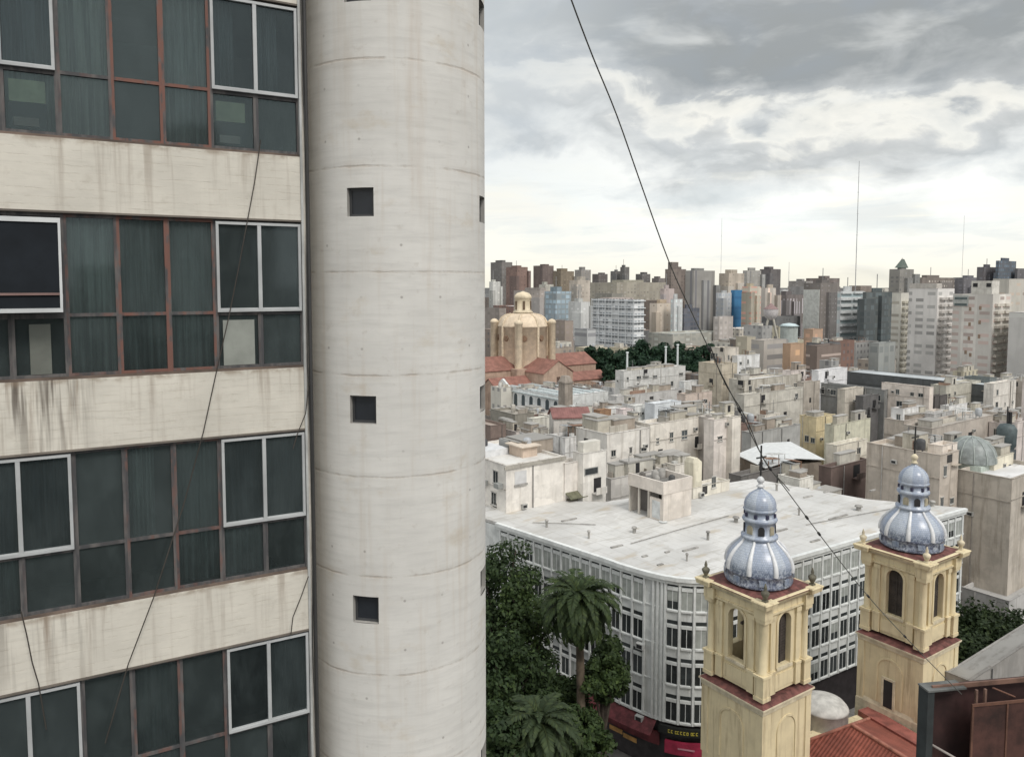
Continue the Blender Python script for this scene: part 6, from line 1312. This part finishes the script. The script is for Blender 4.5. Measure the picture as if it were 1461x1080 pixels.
    if name == 'green_capped_tower':
        m = MB(); m.add([(W * .2, L * .2, z + 1), (W * .75, L * .2, z + 1), (W * .75, L * .8, z + 1), (W * .2, L * .8, z + 1), (W * .5, L * .45, z + 7.5), (W * .62, L * .45, z + 7.5), (W * .62, L * .55, z + 7.5), (W * .5, L * .55, z + 7.5)], [(4, 5, 6, 7), (0, 1, 5, 4), (1, 2, 6, 5), (2, 3, 7, 6), (3, 0, 4, 7)]); m.build('green_top', plain((.11, .14, .12), .7), e)
    if name == 'white_sided_tower':
        m = MB(); m.box(-.5, -.01, .5, L - .2, 8, z - 4.5); m.build('blank_side', plaster((.56, .57, .54), .15), e)
    if name == 'brown_twin_tower':
        m = MB(); m.box(W * .1, W * .55, L * .2, L * .8, z - 1, z + 7); m.build('roof_tower', plaster((.19, .165, .15), .3), e)

# round water tank on legs and pale round pavilion
wp = P(1100, 440, 400); e = empty('round_water_tank', (wp.x, wp.y, 0)); tag(e, 'round whitish water tank with a small red cone roof on splayed legs', 'water tower'); k = 400 / F
b = MB(); zt_ = wp.z; b.lathe([(1.0, zt_ - 6.2), (3.0, zt_ - 4.6), (3.7, zt_ - 2.2), (3.7, zt_ - .4)], 20); b.build('tank', plain((.55, .52, .52), .6, 0., .2), e)
b = MB(); b.lathe([(3.9, zt_ - .4), (1.6, zt_ + 1.4), (.2, zt_ + 2.6)], 20); b.build('cone_roof', plain((.25, .17, .165), .7), e)
for a in range(4):
    b = MB(); a_ = a * math.pi / 2 + .5; b.tube([(6.2 * math.cos(a_), 6.2 * math.sin(a_), zt_ - 20), (1.8 * math.cos(a_), 1.8 * math.sin(a_), zt_ - 5.6)], .55, 6); b.build('leg', plain((.42, .40, .35), .7), e)
b = MB(); b.frus(7.5, 0, 7.5, zt_ - 19.8); b.build('pedestal', plaster((.36, .34, .30), .4), e)
wp = P(1126, 461, 380); e = empty('round_pavilion', (wp.x, wp.y, 0)); tag(e, 'round pavilion with pale blue low cone roof right of the round water tank', 'pavilion')
b = MB(); b.lathe([(4.6, wp.z - 1.6), (4.9, wp.z - 1.5), (3.0, wp.z - .4), (.3, wp.z)], 24); b.build('roof', plain((.50, .60, .62), .5, 0., .1), e)
b = MB(); b.lathe([(4.2, 0), (4.2, wp.z - 1.6)], 24); b.build('wall', plaster((.42, .46, .44), .3), e)

# masts
for px, py0, D, r, lab in ((1226, 230, 900, .55, 'tallest thin lattice mast rising into the clouds at the right'), (1030, 312, 1300, .38, 'faint thin mast left of centre of the visible sky'), (1376, 308, 1300, .36, 'faint thin mast near the right edge of the sky'), (1126, 374, 1100, .5, 'short thin mast on the skyline')):
    a = P(px, py0, D); e = empty('radio_mast', (a.x, a.y, 0)); tag(e, lab, 'mast', 'thin radio masts')
    b = MB(); b.tube([(0, 0, 0), (0, 0, a.z)], [r, r * .5], 5); b.build('mast_column', plain((.34, .35, .36), .6), e)
    b = MB()
    for q in range(3): b.box(-r * 2, r * 2, -r * .3, r * .3, a.z * (.55 + .13 * q), a.z * (.55 + .13 * q) + r * .5)
    b.build('crossarm', plain((.30, .31, .32), .6), e)

# ================================================================== FILLER: the other roofs of the city, kept below everything listed above
NAMES = {}
def filler():
    rg = random.Random(21)
    cols_ = [('cream', (.60, .54, .44)), ('off-white', (.64, .63, .60)), ('whitewashed', (.66, .66, .65)), ('grey', (.40, .395, .38)), ('tan', (.42, .34, .26)), ('brown', (.26, .20, .16)), ('pinkish', (.52, .43, .38)), ('pale yellow', (.56, .50, .33)), ('dark grey', (.17, .17, .17)), ('brick red', (.27, .14, .10)), ('beige', (.47, .42, .34)), ('stone grey', (.44, .43, .41)), ('ivory', (.62, .59, .50))]
    roofs = [('white roof', (.60, .60, .58)), ('bleached roof', (.55, .55, .54)), ('grey roof', (.36, .36, .35)), ('dark roof', (.16, .16, .16)), ('rusty roof', (.27, .17, .12)), ('pale grey roof', (.48, .49, .48)), ('brown roof', (.26, .21, .17))]
    used = set(); n = 0; PASS = 0
    def limit(px0, px1, D):
        y = 0
        for a, c, yb, d, _ in BUILT:
            if d > D + 4 and c > px0 - 1 and a < px1 + 1: y = max(y, yb - 3)
        return y
    def clash(px0, px1, D):
        for a, c, yb, d, _ in BUILT:
            if c > px0 and a < px1 and abs(d - D) < (4 + D * .025): return True
        return False
    def near(px, D):
        best = None
        for a, c, yb, d, lab in BUILT[:N0]:
            s = abs((a + c) / 2 - px) + abs(math.log(d / D)) * 130
            if best is None or s < best[0]: best = (s, a, c, d, lab)
        _, a, c, d, lab = best
        rel = 'behind' if D > d * 1.12 else 'in front of' if D < d * .88 else ('left of' if px < (a + c) / 2 else 'right of')
        return rel, SHORT[lab]
    placed = []
    PROT = [(693, 803, 532, 586, 248), (803, 880, 538, 578, 246), (1206, 1422, 505, 560, 250), (1165, 1268, 528, 578, 188), (1050, 1180, 622, 672, 142), (1060, 1146, 526, 560, 198), (690, 868, 412, 545, 290), (1236, 1345, 632, 720, 100), (845, 1017, 484, 528, 300), (880, 980, 524, 556, 232), (997, 1055, 496, 566, 218), (820, 1060, 596, 655, 114)]
    def keepdown(px0, px1, D, z):
        for a, c_, y0, y1, d in PROT:
            if D < d and px1 > a and px0 < c_:
                z = min(z, P((px0 + px1) / 2, y1 + 9, D).z)
        return z
    D = 104.0
    while D < 1700:
        px = 640 + rg.uniform(0, 14)
        while px < 1530:
            w = rg.uniform(5.5, 11) if D < 300 else rg.uniform(9, 16) if D < 420 else rg.uniform(14, 30); wp_ = w * F / D * 1.25
            px1 = px + wp_
            if 694 < (px + px1) / 2 < 1475 and not (D < 145 and px < 866) and not clash(px, px1, D):
                ymin = max(limit(px, px1, D), 402 if D > 500 else 415)
                top = P(px, ymin, D).z
                zz = min(top - rg.uniform(0, 3.5) if D < 240 and rg.random() < .6 else rg.uniform(9, 19) if D < 300 else rg.uniform(12, 28) if D < 600 else rg.uniform(22, 46), top)
                zz = keepdown(px, px1, D, zz)
                if zz > 3.5 and proj((P(px, 400, D).x, D, zz))[1] < 905:
                    pc = px + wp_ * rg.uniform(.25, .7); pyt = proj((P(pc, 500, D).x, D, zz))[1]
                    for tr in range(60):
                        cn, c = rg.choice(cols_); rn, rc = rg.choice(roofs); rel, lm = near(pc, D)
                        lab = '%s %s, %s, %s %s' % (cn, 'house' if zz < 12 else 'building', rn, rel, lm)
                        if lab not in used: break
                    used.add(lab)
                    placed.append((lab, zz, pc, pyt, D, px, px1, c, rc))
            px = px1 + rg.uniform(1, 6) * (1 if D < 400 else .4)
        D *= 1.075 if D < 300 else 1.11 if D < 500 else 1.17
    D = 106.0
    while D < 245:
        px = 700 + rg.uniform(0, 20)
        while px < 1470:
            wp_ = rg.uniform(2.6, 5.5) * F / D * 1.25; px1 = px + wp_
            if not (D < 145 and px < 866) and rg.random() < .45:
                top = 0
                for a, c_, yb, d, _ in BUILT[:N0]:
                    if d > D + 3 and c_ > px - 1 and a < px1 + 1: top = max(top, (H - P(px, 405 + max(4, (yb - 405) * .93 - 2), d).z) * 0 + yb - 10)
                inside = any(c_ > px and a < px1 and -2 < d - D < 2 + D * .02 for a, c_, yb, d, _ in BUILT[:N0])
                zt_ = P(px, max(top, 470) + rg.uniform(0, 10), D).z
                zt_ = keepdown(px, px1, D, zt_)
                if not inside and 4 < zt_ < 30 and proj((P(px, 400, D).x, D, zt_))[1] < 720:
                    pc = px + wp_ * rg.uniform(.25, .7); pyt = proj((P(pc, 500, D).x, D, zt_))[1]
                    for tr in range(60):
                        cn, c = rg.choice(cols_); rn, rc = rg.choice(roofs); rel, lm = near(pc, D); lab = 'narrow %s house, %s, %s %s' % (cn, rn, rel, lm)
                        if lab not in used: break
                    used.add(lab); placed.append((lab, zt_, pc, pyt, D, px, px1, c, rc))
            px = px1 + rg.uniform(0, 30)
        D *= 1.055
    for i, (lab, zz, pc, pyt, D, px, px1, c, rc) in enumerate(placed):
        far = fw(soft(c), (.08, .08, .085), 3.2, 3.1, .42, .46, i % 7) if D > 230 else None
        kw = {}
        if D <= 230: kw = dict(win=[rows(max(1, int((px1 - pc) * D / F / 3.6)), rg.choice([1, 1, 2]), 1.1, 1.4, 1.2), rows(max(1, int((pc - px) * D / F / 4.2)), 1, 1.1, 1.4, 1.2, 3.1, 'l')], clutter=rg.choice([1, 2, 3, 4]))
        elif D < 420: kw = dict(clutter=rg.choice([1, 2, 3]))
        block('house' if zz < 12 else 'city_building', lab, 'house' if zz < 12 else 'building', pc, pyt, D, px, px1, c, rc, far=far, dirt=rg.uniform(.4, .75), ybot=pyt + 16, **kw)
    return len(placed)
N0 = len(BUILT)
def short(l):
    """first words of a label, cut before the place phrase, to name a neighbour by its look"""
    w = l.split(',')[0].split(); s = []
    for x in w:
        if s and x in ('left', 'right', 'beside', 'above', 'behind', 'under', 'standing', 'directly', 'cut', 'near', 'on', 'in', 'below', 'before', 'at', 'rising', 'close', 'nearest', 'where', 'between', 'over'): break
        s.append(x)
        if len(s) == 6: break
    while s and s[-1] in ('with', 'a', 'the', 'and', 'of', 'two', 'one', 'its', 'broad', 'long', 'big', 'small', 'little', 'dark', 'white', 'blank', 'pale', 'flat'): s.pop()
    t = ' '.join(s)
    return t if t.startswith('the ') else 'the ' + t
SHORT = {b_[4]: short(b_[4]) for b_ in BUILT}
filler()
# buildings across the street behind the viewpoint; they show as silhouettes in the window panes
for i, (x, y, w, d, h) in enumerate(((8, -75, 16, 14, 58), (30, -70, 18, 14, 46), (52, -84, 14, 16, 66), (70, -66, 18, 12, 40), (-14, -80, 16, 14, 50), (92, -74, 20, 16, 54))):
    b = MB(); b.box(0, w, 0, d, 0, h); b.box(w * .3, w * .6, d * .3, d * .7, h + .001, h + 4); o = b.build('city_building', far_wall((.40, .38, .34), (.06, .065, .07), 3.2, 3.1, .5, .5, 30 + i), None, (x, y, 0))
    tag(o, 'building behind the viewpoint, mirrored only in the office panes, %s along the street' % ('first', 'second', 'third', 'fourth', 'fifth', 'sixth')[i], 'building', 'buildings behind the viewpoint')
